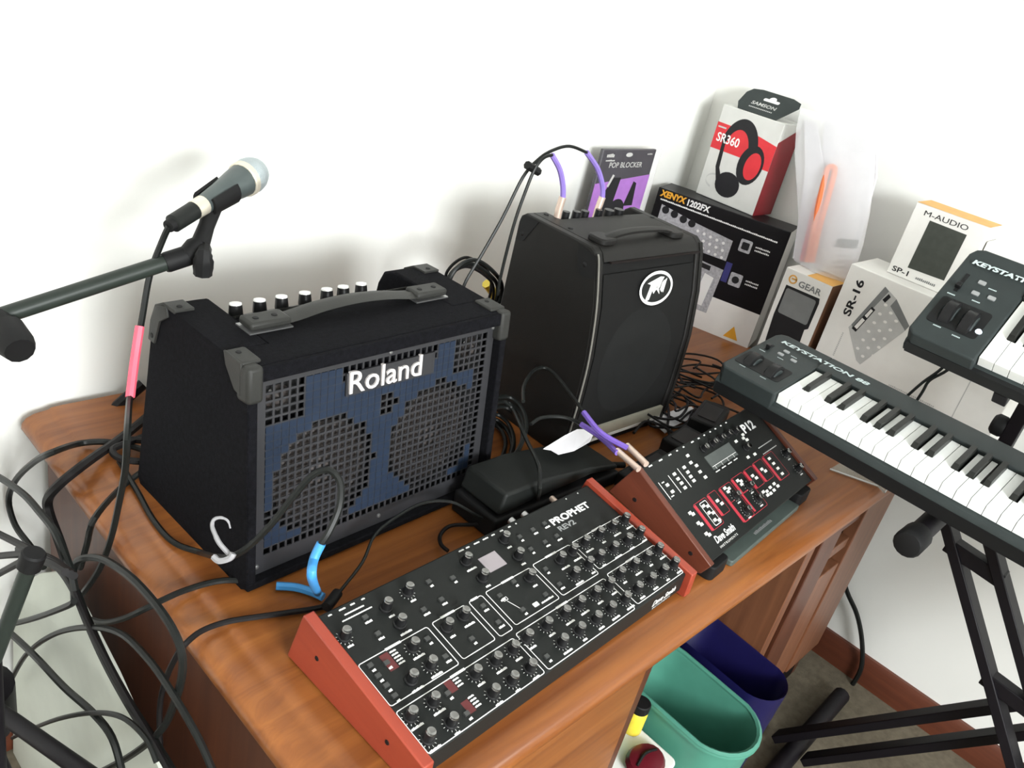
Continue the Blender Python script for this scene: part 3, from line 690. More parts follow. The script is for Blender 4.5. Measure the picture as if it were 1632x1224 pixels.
# rubber feet at the front of the module and the pad it stands over
mi = mw.inverted()
for x0, x1 in ((0.006, 0.062), (0.366, 0.418)):
    X_ = mi @ Matrix.Translation((qx, qy, 0)) @ Matrix.Rotation(qyaw, 4, 'Z')
    G().prism(rrect(x0, -0.008, x1, 0.050, 0.010), 0.0005, 0.027, None, X_).build('foot', M['rubber'], mod, bevel=0.002)
    G().prism(rrect(x0, 0.110, x1, 0.155, 0.010), 0.0005, 0.052, None, X_).build('foot', M['rubber'], mod, bevel=0.002)
pad = thing('flat_case', 'flat grey-green case lying under the front of the striped synthesizer module', 'case', (qx, qy, 0.0), qyaw)
G().prism(rrect(0.074, -0.012, 0.360, 0.105, 0.006), 0.0005, 0.012).build('lid', M['pad'], pad, bevel=0.002)
g = G(); dashes(g, 0.185, -0.001, 0.075, 0.0065, 0.0055, 0.0125)
g.build('lid_print', M['dimprint'], pad, smooth=False)
# ---------------------------------------------------------------- keyboards over the desk end
def frame_matrix(o, yaw, t):
    u = Vector((math.cos(yaw), math.sin(yaw), 0)); hv = Vector((-math.sin(yaw), math.cos(yaw), 0))
    v = hv*math.cos(t)+Vector((0, 0, math.sin(t))); n = u.cross(v)
    return Matrix(((u.x, v.x, n.x, o[0]), (u.y, v.y, n.y, o[1]), (u.z, v.z, n.z, o[2]), (0, 0, 0, 1)))
KW = 0.0235
kwm = {}
def white_key(cutl, cutr):
    key = (cutl, cutr)
    if key not in kwm:
        w = KW-0.0011; x0, x1 = 0.00055, KW-0.00055; yb = 0.050
        poly = [(x0, -0.001), (x1, -0.001)] + ([(x1, yb), (x1-0.0062, yb), (x1-0.0062, 0.134)] if cutr else [(x1, 0.134)]) + ([(x0+0.0062, 0.134), (x0+0.0062, yb), (x0, yb)] if cutl else [(x0, 0.134)])
        kwm[key] = G().prism(poly, -0.0195, 0.0).mesh('white_key', M['keyw'], smooth=False)
    return kwm[key]
bkm = G().hexa([(-0.0058, 0.049, -0.004), (0.0058, 0.049, -0.004), (0.0058, 0.134, -0.004), (-0.0058, 0.134, -0.004), (-0.0044, 0.0555, 0.0095), (0.0044, 0.0555, 0.0095), (0.0046, 0.134, 0.0115), (-0.0046, 0.134, 0.0115)]).mesh('black_key', M['keyb'], smooth=False)
def keyboard(name, label, mw, nwhite, start, text, pw, tsize, tx, ty, tsx, thick, wheels, slider, btns):
    kb = thing(name, label, 'keyboard', mw=mw)
    L = nwhite*KW; RB = L+0.055; D1 = 0.206; D0 = -0.015
    H0 = -thick
    G().prism([(D0, -0.030), (D0+0.006, -0.022), (0.0, -0.0205), (D1, -0.0205), (D1, H0+0.008), (D1-0.02, H0), (D0+0.02, H0), (D0, H0+0.012)], -pw, RB, SX).build('body', M['kbody'], kb, bevel=0.002)
    G().prism([(D0-0.001, H0+0.034), (D0-0.001, H0+0.010), (D0+0.02, H0-0.001), (D1-0.03, H0-0.001), (D1-0.03, H0+0.006), (D0+0.004, H0+0.034)], -pw+0.004, RB-0.004, SX).build('bottom_shell', M['kdark'], kb)
    lp = [(-0.0015, D0), (-0.0015, D1), (-pw+0.018, D1), (-pw+0.006, D1-0.006), (-pw, D1-0.020), (-pw, D0+0.012), (-pw+0.010, D0)]
    G().prism(lp[::-1], -0.045, 0.0035).build('control_panel', M['kbody'], kb, bevel=0.0035, seg=3)
    G().prism([(L+0.0015, D0), (RB, D0), (RB, D1), (L+0.0015, D1)], -0.045, 0.0035).build('end_block', M['kbody'], kb, bevel=0.0035, seg=3)
    G().prism([(0.1365, -0.0205), (0.1365, 0.006), (0.150, 0.0075), (D1-0.004, 0.0045), (D1, -0.002), (D1, -0.0205)], -0.0016, L+0.0016, SX).build('rear_panel', M['kbody'], kb, bevel=0.0015)
    names = 'CDEFGAB'; i0 = names.index(start)
    for i in range(nwhite):
        n = names[(i0+i) % 7]
        hasl = n in 'DEGAB' and i > 0; hasr = n in 'CDFGA' and i < nwhite-1
        place(white_key(hasl, hasr), 'white_key', kb, (i*KW, 0, 0))
        if hasr:
            off = {'C': -0.0024, 'D': 0.0024, 'F': -0.0030, 'G': 0.0, 'A': 0.0030}[n]
            place(bkm, 'black_key', kb, ((i+1)*KW+off, 0, 0))
    wx = [w[0] for w in wheels]; wy = sum(w[1] for w in wheels)/len(wheels)
    G().prism(rrect(min(wx)-0.024, wy-0.030, max(wx)+0.024, wy+0.030, 0.006), 0.0030, 0.0042).build('wheel_well', M['kdark'], kb)
    for x, y in wheels:
        w = G()
        w.lathe([(0.026, -0.0095), (0.030, -0.0075), (0.030, 0.0075), (0.026, 0.0095)], 28, Matrix.Translation((x, y, -0.012)) @ Matrix.Rotation(PI/2, 4, 'Y'))
        wh = w.build('wheel', M['knob'], kb)
        for sx in (-0.0115, 0.0095): 
            G().lathe([(0.024, 0), (0.022, 0.002)], 20, Matrix.Translation((x+sx, y, -0.012)) @ Matrix.Rotation(PI/2, 4, 'Y')).build('hub', M['kbody'], wh)
    sx_, y0, y1 = slider
    s = G().box(sx_-0.0030, y0, 0.0030, sx_+0.0030, y1, 0.0043).build('slider', M['kdark'], kb)
    G().box(sx_-0.0045, y0+0.006, 0.0043, sx_+0.0045, y0+0.015, 0.0125).build('slider_cap', M['knob'], s, bevel=0.001)
    for x, y in btns:
        G().prism(rrect(x-0.006, y-0.004, x+0.006, y+0.004, 0.002), 0.0030, 0.0055).build('button', M['dimprint'], kb)
    g = G()
    for x, y in [(btns[0][0]+0.017, btns[0][1]-0.006), (btns[1][0]+0.006, btns[1][1]-0.016), (wheels[0][0]-0.004, wheels[0][1]-0.037), (wheels[1][0]-0.004, wheels[1][1]-0.037), (sx_-0.004, y0-0.010)]:
        for i in range(6): g.flat([(x+i*0.0022-0.004, y), (x+i*0.0022-0.0024, y), (x+i*0.0022-0.0024, y+0.0024), (x+i*0.0022-0.004, y+0.0024)], 0.0038, P0)
    g.build('panel_print', M['ktext'], kb, smooth=False)
    letters(kb, 'lettering', text, tsize, M['ktext'], Matrix.Translation((tx, ty, 0.0078)), 0.0, 0.0006, tsx, shear=0.12)
    return kb
mwl = frame_matrix((1.409, 0.523, 0.218), -1.575, 0.14)
kb1 = keyboard('controller_keyboard', 'long grey controller keyboard on the lower tier, over the corner of the desk', mwl, 52, 'A', 'KEYSTATION 88', 0.122, 0.0170, -0.0960, 0.160, 1.52, 0.066,
         [(-0.0900, 0.0530), (-0.0430, 0.0500)], (-0.1000, 0.112, 0.142), [(-0.0700, 0.1415), (-0.0720, 0.1226), (-0.0433, 0.1224)])
mwu = frame_matrix((1.439, 0.261, 0.419), -1.559, 0.633)
kb2 = keyboard('controller_keyboard', 'steeply tilted grey controller keyboard on the upper tier of the stand', mwu, 29, 'C', 'KEYSTATION', 0.113, 0.0135, -0.0985, 0.1635, 1.42, 0.055,
         [(-0.0770, 0.0540), (-0.0440, 0.0500)], (-0.0918, 0.0985, 0.142), [(-0.0654, 0.1345), (-0.0635, 0.1092), (-0.0387, 0.1120)])
led = G().lathe([(0.0055, 0), (0.004, 0.003), (0.001, 0.004)], 12).build('indicator', mat('lit_indicator', (214, 228, 240), 0.3, emit=0.9), kb2, loc=(-0.0230, 0.040, 0.0035))

# ---------------------------------------------------------------- keyboard stand
st = thing('keyboard_stand', 'black double-braced folding stand under the two controller keyboards', 'stand', (1.62, -0.10, FZ))
def S(p): return (p[0]-1.62, p[1]+0.10, p[2]-FZ)
def sbar(a, b, w, h, name, up=(1, 0, 0), m='stand'):
    return G().bar(S(a), S(b), w, h, up).build(name, M[m], st, bevel=0.002)
def through(p, q, z0, z1):       # the line through p and q, cut at two heights
    p, q = Vector(p), Vector(q); d = (q-p)/(q.z-p.z)
    return tuple(p+d*(z0-p.z)), tuple(p+d*(z1-p.z))
AP, AQ = Vector((1.66, 0.2173, 0.0434)), Vector((1.66, -0.0235, -0.2565))
for k in range(2):
    o_ = Vector((0, -0.086*k, 0))
    a_, b_ = through(AP+o_, AQ+o_, 0.085, -0.742); sbar(a_, b_, 0.020, 0.040, 'leg')
for p_, q_ in (((1.76, 0.2573, -0.6513), (1.76, 0.0629, -0.4017)), ((1.76, 0.2293, -0.7176), (1.76, 0.0349, -0.4633))):
    a_, b_ = through(p_, q_, -0.742, 0.085); sbar(a_, b_, 0.020, 0.040, 'leg')
for z_ in (0.005, -0.20):
    a_, b_ = through(AP, AQ, z_, z_-0.1)
    sbar((1.66, a_[1]+0.012, z_), (1.66, a_[1]-0.098, z_-0.01), 0.030, 0.030, 'brace', (0, 0, 1))
a_, b_ = through(AP-Vector((0, 0.043, 0)), AQ-Vector((0, 0.043, 0)), -0.33, -0.4)
G().rod(S((1.64, a_[1], -0.33)), S((1.79, a_[1], -0.33)), 0.016).build('pivot', M['stand'], st)
for y in (0.213, -0.50):
    G().rod(S((1.40, y, 0.112)), S((1.84, y, 0.135)), 0.019).build('support_arm', M['stand'], st)
    cap = G().lathe([(0.012, -0.002), (0.021, 0.0), (0.024, 0.005), (0.0235, 0.05), (0.021, 0.055)], 16, Matrix.Translation(S((1.362, y, 0.110))) @ Matrix.Rotation(PI/2, 4, 'Y')).build('rubber_end', M['rubber'], st)
    G().rod(S((1.40, 0.272 if y > 0 else -0.68, -0.748)), S((2.06, 0.288 if y > 0 else -0.68, -0.748)), 0.022).build('foot', M['stand'], st)
    sbar((1.80, y, 0.13), (1.80, y, 0.52), 0.026, 0.030, 'upright')
    sbar((1.475, y+0.0, 0.358), (1.81, y+0.0, 0.605), 0.022, 0.026, 'upper_arm', (0, 0, 1))
    G().lathe([(0.019, 0), (0.022, 0.006), (0.022, 0.020), (0.016, 0.026)], 12, Matrix.Translation(S((1.80, y+0.012, 0.21))) @ Matrix.Rotation(-PI/2, 4, 'X')).build('knob', M['rubber'], st)

# ---------------------------------------------------------------- cartons against the wall
RW = -PI/2
def text_up(x, y, z): return Matrix.Translation((x, y, z)) @ Matrix.Rotation(PI/2, 4, 'X')
def tiny(g, x0, z0, w, hgt, h=0.0006, step=0.0045, fill=0.7, sl=0.0):
    n = max(1, int(w/step))
    for i in range(n):
        a = x0+i*step; k = hgt*(0.75+0.25*((i*5) % 4)/3); zz = z0+sl*i*step
        g.flat([(a, zz), (a+step*fill, zz), (a+step*fill, zz+k), (a, zz+k)], h, FR)
# mixer carton
mx = thing('mixer_box', 'black and white mixer carton with an orange product name, behind the bowed amplifier', 'box', (1.9874, 1.2625, 0.0), -1.3116)
BW, BH, BD = 0.3721, 0.3328, 0.098
G().box(0, 0, 0, BW, BD, BH).build('carton', M['boxblack'], mx, bevel=0.002)
g = G().flat([(0, 0), (BW, 0), (BW, 0.100), (0, 0.100)], 0.0004, FR)
g.add([(BW+0.0004, 0.0, 0.0), (BW+0.0004, BD, 0.0), (BW+0.0004, BD, BH), (BW+0.0004, 0.0, BH)], [(0, 1, 2, 3)])
g.build('white_panel', M['boxwhite'], mx, smooth=False)
g = G().flat([(0.022, 0.205), (0.238, 0.205), (0.238, 0.262), (0.125, 0.2745), (0.022, 0.292)], 0.0004, FR)
g.flat([(0.040, 0.050), (0.234, 0.050), (0.240, 0.180), (0.040, 0.192)], 0.0006, FR)
g.flat(rrect(0.258, 0.243, 0.290, 0.277, 0.004), 0.0006, FR); g.flat(rrect(0.262, 0.148, 0.296, 0.184, 0.004), 0.0006, FR)
g.build('printed_picture', M['silverp'], mx, smooth=False)
g = G()
for x, z in ((0.037, 0.280), (0.064, 0.277), (0.092, 0.272), (0.118, 0.269)): g.flat(ell(x, z, 0.0105, 0.0105, 14), 0.0008, FR)
g.flat([(0.045, 0.172), (0.205, 0.165), (0.205, 0.178), (0.045, 0.185)], 0.0008, FR)
g.flat(rrect(0.264, 0.250, 0.284, 0.270, 0.003), 0.0007, FR) ; g.flat(ell(0.279, 0.166, 0.010, 0.010, 14), 0.0009, FR)
g.build('printed_knobs', M['ink'], mx, smooth=False)
g = G()
for r in range(3):
    for i in range(5): g.flat(ell(0.140+0.019*i+0.004*r, 0.256-0.019*r-0.002*i, 0.0042, 0.0042, 8), 0.0008, FR)
g.flat([(0.185, 0.065), (0.215, 0.065), (0.222, 0.150), (0.195, 0.155)], 0.0008, FR)
tiny(g, 0.014, 0.3020, 0.335, 0.0045, 0.0006, 0.0050, 0.85, -0.022)
for z in (0.265, 0.256): tiny(g, 0.300, z, 0.044, 0.0045, 0.0006)
for z in (0.172, 0.163): tiny(g, 0.306, z, 0.040, 0.0045, 0.0006)
g.build('printed_text', M['white'], mx, smooth=False)
g = G().flat([(0.2985, 0.008), (0.340, 0.008), (0.319, 0.044)], 0.0008, FR); g.build('printed_triangle', M['orangep'], mx, smooth=False)
g = G().flat([(0.241, 0.150), (0.258, 0.150), (0.258, 0.205), (0.241, 0.205)], 0.0005, FR); g.build('printed_stripe', M['bluep'], mx, smooth=False)
letters(mx, 'lettering', 'XENYX', 0.0230, M['orangep'], text_up(0.011, -0.0008, 0.3125), 0, 0.0011, 0.92, shear=0.12)
letters(mx, 'lettering', '1202FX', 0.0230, M['white'], text_up(0.086, -0.0008, 0.3110), 0, 0.0009, 0.90)
# headphone carton standing on the mixer carton
hb = thing('headphone_box', 'white and red headphone carton with a dark hang tab, standing on the mixer carton', 'box', (2.083, 1.205, 0.3335), RW)
HW, HH = 0.184, 0.240
G().box(0, 0, 0, HW, 0.100, HH).build('carton', M['boxgrey'], hb, bevel=0.0015)
g = G().add([(HW+0.0004, 0.0, 0.0), (HW+0.0004, 0.100, 0.0), (HW+0.0004, 0.100, HH*0.96), (HW+0.0004, 0.0, HH*0.80)], [(0, 1, 2, 3)])
g.build('side_panel', M['boxdred'], hb, smooth=False)
g = G().flat([(0, 0.127), (0.102, 0.127), (0.130, 0.150), (0.130, 0.118), (HW, 0.118), (HW, 0.182), (0.128, 0.192), (0.0, 0.195)], 0.0004, FR)
g.build('red_band', M['boxred'], hb, smooth=False)
g = G()
arc_o = ell(0.082, 0.135, 0.056, 0.087, 22, PI*0.10, PI*0.93); arc_i = ell(0.076, 0.133, 0.036, 0.060, 22, PI*0.10, PI*0.93)
n = len(arc_o)
for i in range(n-1): g.flat([arc_o[i], arc_o[i+1], arc_i[i+1], arc_i[i]], 0.0006, FR)
g.flat([(0.030, 0.160), (0.040, 0.160), (0.046, 0.085), (0.060, 0.062), (0.048, 0.050), (0.034, 0.085)], 0.0005, FR)
g.flat(ell(0.084, 0.050, 0.037, 0.033, 22), 0.0006, FR)
g.flat(ell(0.130, 0.117, 0.036, 0.052, 26, rot=-0.12), 0.0007, FR)
g.build('printed_headphones', M['ink'], hb, smooth=False)
g = G().flat(ell(0.137, 0.116, 0.0225, 0.036, 24, rot=-0.12), 0.0009, FR); g.build('printed_ear_pad', M['boxred'], hb, smooth=False)
g = G().flat([(0.005, 0.182), (0.030, 0.182), (0.030, 0.186), (0.005, 0.186)], 0.0008, FR)
for (p, q) in zip(ell(0.045, 0.045, 0.028, 0.018, 16, PI*0.3, PI*1.4), ell(0.045, 0.045, 0.028, 0.018, 16, PI*0.3, PI*1.4)[1:]):
    g.flat([p, q, (q[0], q[1]+0.005), (p[0], p[1]+0.005)], 0.0003, FR)
g.build('printed_cord', M['inkl'], hb, smooth=False)
letters(hb, 'lettering', 'SR360', 0.0320, M['white'], text_up(0.010, -0.0008, 0.1480), 0, 0.0006, 0.86)
Xt = Matrix.Translation((0, 0.004, HH+0.0005)) @ Matrix.Rotation(math.radians(38), 4, 'X')
g = G().prism([(0.040, 0.0), (0.155, 0.0), (0.182, 0.060), (0.176, 0.078), (0.150, 0.086), (0.060, 0.086), (0.034, 0.080), (0.024, 0.062), (0.026, 0.022)], 0.0, 0.0016, None, Xt)
tb = g.build('hang_tab', M['tab'], hb)
g = G().flat(rrect(0.082, 0.050, 0.128, 0.060, 0.004), 0.0021, P0, Xt).flat(ell(0.105, 0.061, 0.010, 0.009, 14), 0.0023, P0, Xt)
g.build('hang_hole', M['white'], tb, smooth=False)
letters(tb, 'lettering', 'SAMSON', 0.0160, M['inkl'], Xt @ Matrix.Translation((0.060, 0.028, 0.0022)), 0, 0.0004, 1.15)
g = G()
for i in range(14): g.flat([(0.062+i*0.005, 0.016), (0.0655+i*0.005, 0.016), (0.0655+i*0.005, 0.0195), (0.062+i*0.005, 0.0195)], 0.0022, P0, Xt)
g.build('tab_print', M['inkl'], tb, smooth=False)
# pedal carton with grey square
gb = thing('pedal_box', 'small white pedal carton with brown side and orange top, beside the mixer carton', 'box', (1.978, 0.836, 0.0), RW)
GW, GH, GD = 0.124, 0.277, 0.105
G().box(0, 0, 0, GW, GD, GH).build('carton', M['boxwhite'], gb, bevel=0.0015)
G().add([(GW+0.0004, 0.0, 0.0), (GW+0.0004, GD, 0.0), (GW+0.0004, GD, GH), (GW+0.0004, 0.0, GH)], [(0, 1, 2, 3)]).build('side_panel', M['boxbrown'], gb, smooth=False)
G().add([(0.055, 0.0, GH+0.0004), (GW, 0.0, GH+0.0004), (GW, GD, GH+0.0004), (0.055, GD, GH+0.0004)], [(0, 1, 2, 3)]).build('top_panel', M['boxorange'], gb, smooth=False)
g = G().flat([(0.015, 0.236), (0.106, 0.238), (0.109, 0.226), (0.108, 0.158), (0.100, 0.152), (0.103, 0.088), (0.094, 0.06), (0.020, 0.06), (0.016, 0.088), (0.012, 0.155)], 0.0004, FR)
g.build('printed_pedal', M['ink'], gb, smooth=False)
G().flat(rrect(0.019, 0.164, 0.101, 0.230, 0.006), 0.0007, FR).build('printed_pad', M['inkg'], gb, smooth=False)
g = G(); ring(g, ell(0.026, 0.2545, 0.0115, 0.0115, 18), ell(0.026, 0.2545, 0.0075, 0.0075, 18), 0.0006, FR); g.flat([(0.022, 0.254), (0.036, 0.254), (0.036, 0.258), (0.022, 0.258)], 0.0006, FR)
g.build('printed_ring', M['boxorange'], gb, smooth=False)
letters(gb, 'lettering', 'GEAR', 0.0215, M['inkg'], text_up(0.043, -0.0006, 0.2440), 0, 0.0005, 1.12)
# drum machine carton
db = thing('drum_machine_box', 'large white carton showing a grey drum machine, behind the lower keyboard', 'box', (1.978, 0.692, 0.0), RW)
DW, DH = 0.425, 0.345
G().box(0, 0, 0, DW, 0.150, DH).build('carton', M['boxwhite'], db, bevel=0.002)
g = G().flat([(0.092, 0.326), (0.126, 0.310), (0.176, 0.266), (0.172, 0.252), (0.112, 0.135), (0.100, 0.140), (0.052, 0.205), (0.056, 0.214)], 0.0004, FR)
g.build('printed_machine', M['inkl'], db, smooth=False)
g = G().flat([(0.126, 0.310), (0.176, 0.266), (0.172, 0.252), (0.120, 0.290)], 0.0006, FR)
g.flat([(0.056, 0.214), (0.092, 0.326), (0.104, 0.319), (0.064, 0.204)], 0.0006, FR)
g.build('printed_edge', M['inkg'], db, smooth=False)
g = G().flat([(0.060, 0.206), (0.083, 0.272), (0.093, 0.268), (0.072, 0.202)], 0.0008, FR).flat([(0.098, 0.296), (0.106, 0.314), (0.113, 0.309), (0.106, 0.292)], 0.0008, FR)
g.build('printed_display_frame', M['ink'], db, smooth=False)
g = G().flat([(0.064, 0.212), (0.073, 0.239), (0.081, 0.236), (0.072, 0.209)], 0.0010, FR).flat([(0.076, 0.246), (0.083, 0.266), (0.089, 0.264), (0.083, 0.243)], 0.0010, FR)
for r in range(3):
    for i in range(6): g.flat(ell(0.092+0.018*r-0.0*i+0.0035*i, 0.168+0.024*i-0.012*r, 0.0045, 0.0035, 8), 0.0008, FR)
g.build('printed_pads', M['boxwhite'], db, smooth=False)
g = G()
for k, z in enumerate((0.120, 0.108, 0.096, 0.084, 0.072, 0.060, 0.048)): tiny(g, 0.190, z, 0.11-0.012*(k % 3), 0.004, 0.0005, 0.0042)
g.flat([(0.3395, 0.0), (0.3415, 0.0), (0.3415, 0.345), (0.3395, 0.345)], 0.0004, FR)
for k in range(14): g.flat([(0.044, 0.126+k*0.0045), (0.0475, 0.126+k*0.0045), (0.0475, 0.129+k*0.0045), (0.044, 0.129+k*0.0045)], 0.0005, FR)
g.build('printed_text', M['inkl'], db, smooth=False)
letters(db, 'lettering', 'SR-16', 0.0250, M['ink'], text_up(0.0445, -0.0006, 0.228) @ Matrix.Rotation(PI/2, 4, 'Z'), 0, 0.0007, 1.52, space=1.0)
# sustain pedal carton standing on it
sb = thing('sustain_pedal_box', 'white carton with a dark square picture and tan top, standing on the drum machine carton', 'box', (2.030, 0.628, 0.3455), RW)
SWd, SH = 0.163, 0.168
G().box(0, 0, 0, SWd, 0.090, SH).build('carton', M['boxwhite'], sb, bevel=0.0015)
G().add([(0, 0, SH+0.0004), (SWd, 0, SH+0.0004), (SWd, 0.09, SH+0.0004), (0, 0.09, SH+0.0004)], [(0, 1, 2, 3)]).build('top_panel', M['boxorange'], sb, smooth=False)
G().flat([(0.040, 0.027), (0.124, 0.030), (0.126, 0.138), (0.042, 0.140)], 0.0004, FR).build('printed_picture', mat('dark_olive_print', (58, 62, 56), 0.5, var=0.15, vscale=60), sb, smooth=False)
letters(sb, 'lettering', 'M-AUDIO', 0.0165, M['ink'], text_up(0.0230, -0.0006, 0.146), 0, 0.0, 1.42)
letters(sb, 'lettering', 'SP-1', 0.0165, M['ink'], text_up(0.0090, -0.0006, 0.0085), 0, 0.0003, 1.45)
g = G(); tiny(g, 0.066, 0.0095, 0.048, 0.006, 0.0005, 0.0042); g.build('printed_text', M['inkg'], sb, smooth=False)
# pale carton with a small red mark
rb = thing('small_white_box', 'small white carton with a red mark, behind the upper keyboard', 'box', (2.045, 0.462, 0.3455), RW)
G().box(0, 0, 0, 0.100, 0.090, 0.138).build('carton', M['boxwhite'], rb, bevel=0.0015)
g = G().flat([(0.046, 0.094), (0.060, 0.099), (0.060, 0.110), (0.046, 0.105)], 0.0005, FR); tiny(g, 0.036, 0.099, 0.010, 0.004, 0.0005)
g.build('printed_mark', M['boxred'], rb, smooth=False)
# clear packet with sheets of paper and an orange cord
pk = thing('cable_packet', 'clear plastic packet holding an orange cord and white paper, on the small pedal carton', 'packet', (2.012, 0.870, 0.2785), RW)
G().prism([(0.060, 0.002), (0.158, 0.004), (0.122, 0.250), (0.084, 0.338), (-0.050, 0.340), (-0.020, 0.250)], 0.052, 0.060, SX if False else (lambda a, b, h: (a, h, b))).build('paper', M['paper'], pk, smooth=False)
g = G()
ys = 14
ZP = [0.001, 0.04, 0.10, 0.17, 0.24, 0.30, 0.345]
LX = [0.012, 0.000, -0.016, -0.050, -0.085, -0.105, -0.112]; RX = [0.165, 0.166, 0.160, 0.146, 0.126, 0.104, 0.088]
vs = []; fs = []; nn = 13
for side, yb in ((0, 0.012), (1, 0.070)):
    for k, z in enumerate(ZP):
        for i in range(nn):
            t = i/(nn-1); bul = math.sin(PI*t)
            x = LX[k]+(RX[k]-LX[k])*t
            wv = 0.004*math.sin(9*t+k*1.3)
            y = 0.041 + (-1 if side == 0 else 1)*(0.026*bul**0.6*(1-0.35*k/6)+0.0005) + wv*bul
            vs.append((x, y, z))
nz = len(ZP)
for k in range(nz-1):
    for i in range(nn-1):
        a = k*nn+i; fs.append((a, a+1, a+nn+1, a+nn)); b = nz*nn+a; fs.append((b+1, b, b+nn, b+nn+1))
g.add(vs, fs).build('film_pouch', M['film'], pk, ang=80)
G().prism([(0.008, 0.004), (0.036, 0.002), (0.010, 0.215), (-0.062, 0.325), (-0.092, 0.322), (-0.040, 0.205)], 0.040, 0.046, lambda a, b, h: (a, h, b)).build('paper', M['paper'], pk, smooth=False)
G().tube([(0.050, 0.030, 0.012), (0.042, 0.028, 0.06), (0.030, 0.026, 0.13), (0.018, 0.028, 0.20), (0.012, 0.032, 0.235), (0.026, 0.036, 0.24), (0.034, 0.036, 0.20), (0.046, 0.034, 0.10), (0.062, 0.032, 0.015)], 0.0075, n=8).build('cord', M['cord_o'], pk)
G().tube([(0.036, 0.034, 0.008), (0.026, 0.033, 0.08), (0.016, 0.034, 0.15), (0.020, 0.036, 0.19)], 0.0065, n=8).build('cord', M['cord_r'], pk)
g = G().flat([(0.092, 0.066), (0.144, 0.082), (0.144, 0.104), (0.092, 0.088)], 0.0, lambda a, b, h: (a, 0.0515, b)); g.build('printed_label', M['inkg'], pk, smooth=False)
g = G()
for z, w in ((0.048, 0.034), (0.030, 0.020), (0.018, 0.026)): g.flat([(0.106, z), (0.106+w, z+0.008), (0.106+w, z+0.013), (0.106, z+0.005)], 0, lambda a, b, h: (a, 0.0515, b))
g.build('printed_text', M['inkl'], pk, smooth=False)
# packaged pop filter standing against the back wall
pb = thing('pop_filter_package', 'purple and black packaged pop filter against the wall behind the bowed amplifier', 'package', (1.688, 1.248, 0.0005), 0.0)
G().box(0, 0.004, 0, 0.222, 0.014, 0.437).build('box', M['dgrey'], pb, bevel=0.002)
g = G().flat([(0.0, 0.10), (0.222, 0.10), (0.222, 0.372), (0.0, 0.352)], -0.0036, FR); g.build('purple_panel', M['purp'], pb, smooth=False)
g = G().flat([(0.030, 0.300), (0.066, 0.366), (0.100, 0.366), (0.092, 0.300), (0.108, 0.250), (0.030, 0.250)], -0.0032, FR).flat([(0.140, 0.290), (0.158, 0.355), (0.172, 0.350), (0.180, 0.290)], -0.0032, FR)
g.flat(ell(0.112, 0.280, 0.034, 0.030, 20), -0.0030, FR)
g.build('printed_picture', M['ink'], pb, smooth=False)
letters(pb, 'lettering', 'POP BLOCKER', 0.0190, M['inkl'], text_up(0.036, 0.0030, 0.392), 0, 0.0002, 1.12)
g = G(); tiny(g, 0.018, 0.418, 0.034, 0.009, -0.0030, 0.006, 0.85); tiny(g, 0.018, 0.408, 0.040, 0.004, -0.0030, 0.006, 0.85); g.flat(ell(0.108, 0.424, 0.014, 0.0055, 14), -0.0030, FR); tiny(g, 0.185, 0.424, 0.026, 0.004, -0.0030)
g.flat([(0.048, 0.345), (0.062, 0.375), (0.070, 0.372), (0.056, 0.342)], -0.0028, FR)
g.build('printed_text', M['inkl'], pb, smooth=False)
G().box(0.2225, 0.006, 0.02, 0.250, 0.012, 0.437).build('film_edge', M['film'], pb)
# ---------------------------------------------------------------- microphone on a boom stand
def cyl(a, b, prof, name, m, parent, n=18):          # prof: (t 0..1, r) from a to b
    a, b = Vector(a), Vector(b); d = b-a; L = d.length
    X = Matrix.Translation(a) @ d.to_track_quat('Z', 'Y').to_matrix().to_4x4()
    return G().lathe([(r, t*L) for t, r in prof], n, X).build(name, m, parent)
mic = thing('microphone', 'grey handheld microphone with a silver mesh head, clipped to the boom', 'microphone', (0, 0, 0))
MA_, MB_ = Vector((0.5077, 1.0091, 0.4176)), Vector((0.6587, 1.0775, 0.4587))
md = (MB_-MA_); ML = md.length
cyl(MA_+md*0.30, MA_+md*0.80, [(0.0, 0.0128), (0.45, 0.0165), (0.85, 0.0215), (1.0, 0.0228)], 'handle', M['micg'], mic)
cyl(MA_+md*0.80, MA_+md*0.86, [(0, 0.0238), (0.15, 0.0252), (0.85, 0.0256), (1, 0.0240)], 'collar', M['micband'], mic, 24)
cyl(MA_+md*0.85, MA_+md*1.09, [(0, 0.0246), (0.2, 0.0256), (0.45, 0.0240), (0.68, 0.0195), (0.88, 0.0115), (1.0, 0.002)], 'mesh_head', M['micball'], mic, 24)
cyl(MA_+md*0.20, MA_+md*0.31, [(0, 0.0128), (1, 0.0132)], 'ring', M['micband'], mic)
cyl(MA_-md*0.05, MA_+md*0.205, [(0, 0.0085), (0.06, 0.0120), (1.0, 0.0124)], 'plug', M['panel'], mic)
cyl(MA_-md*0.09, MA_-md*0.045, [(0, 0.0080), (1.0, 0.0092)], 'cable_entry', M['rubber'], mic)

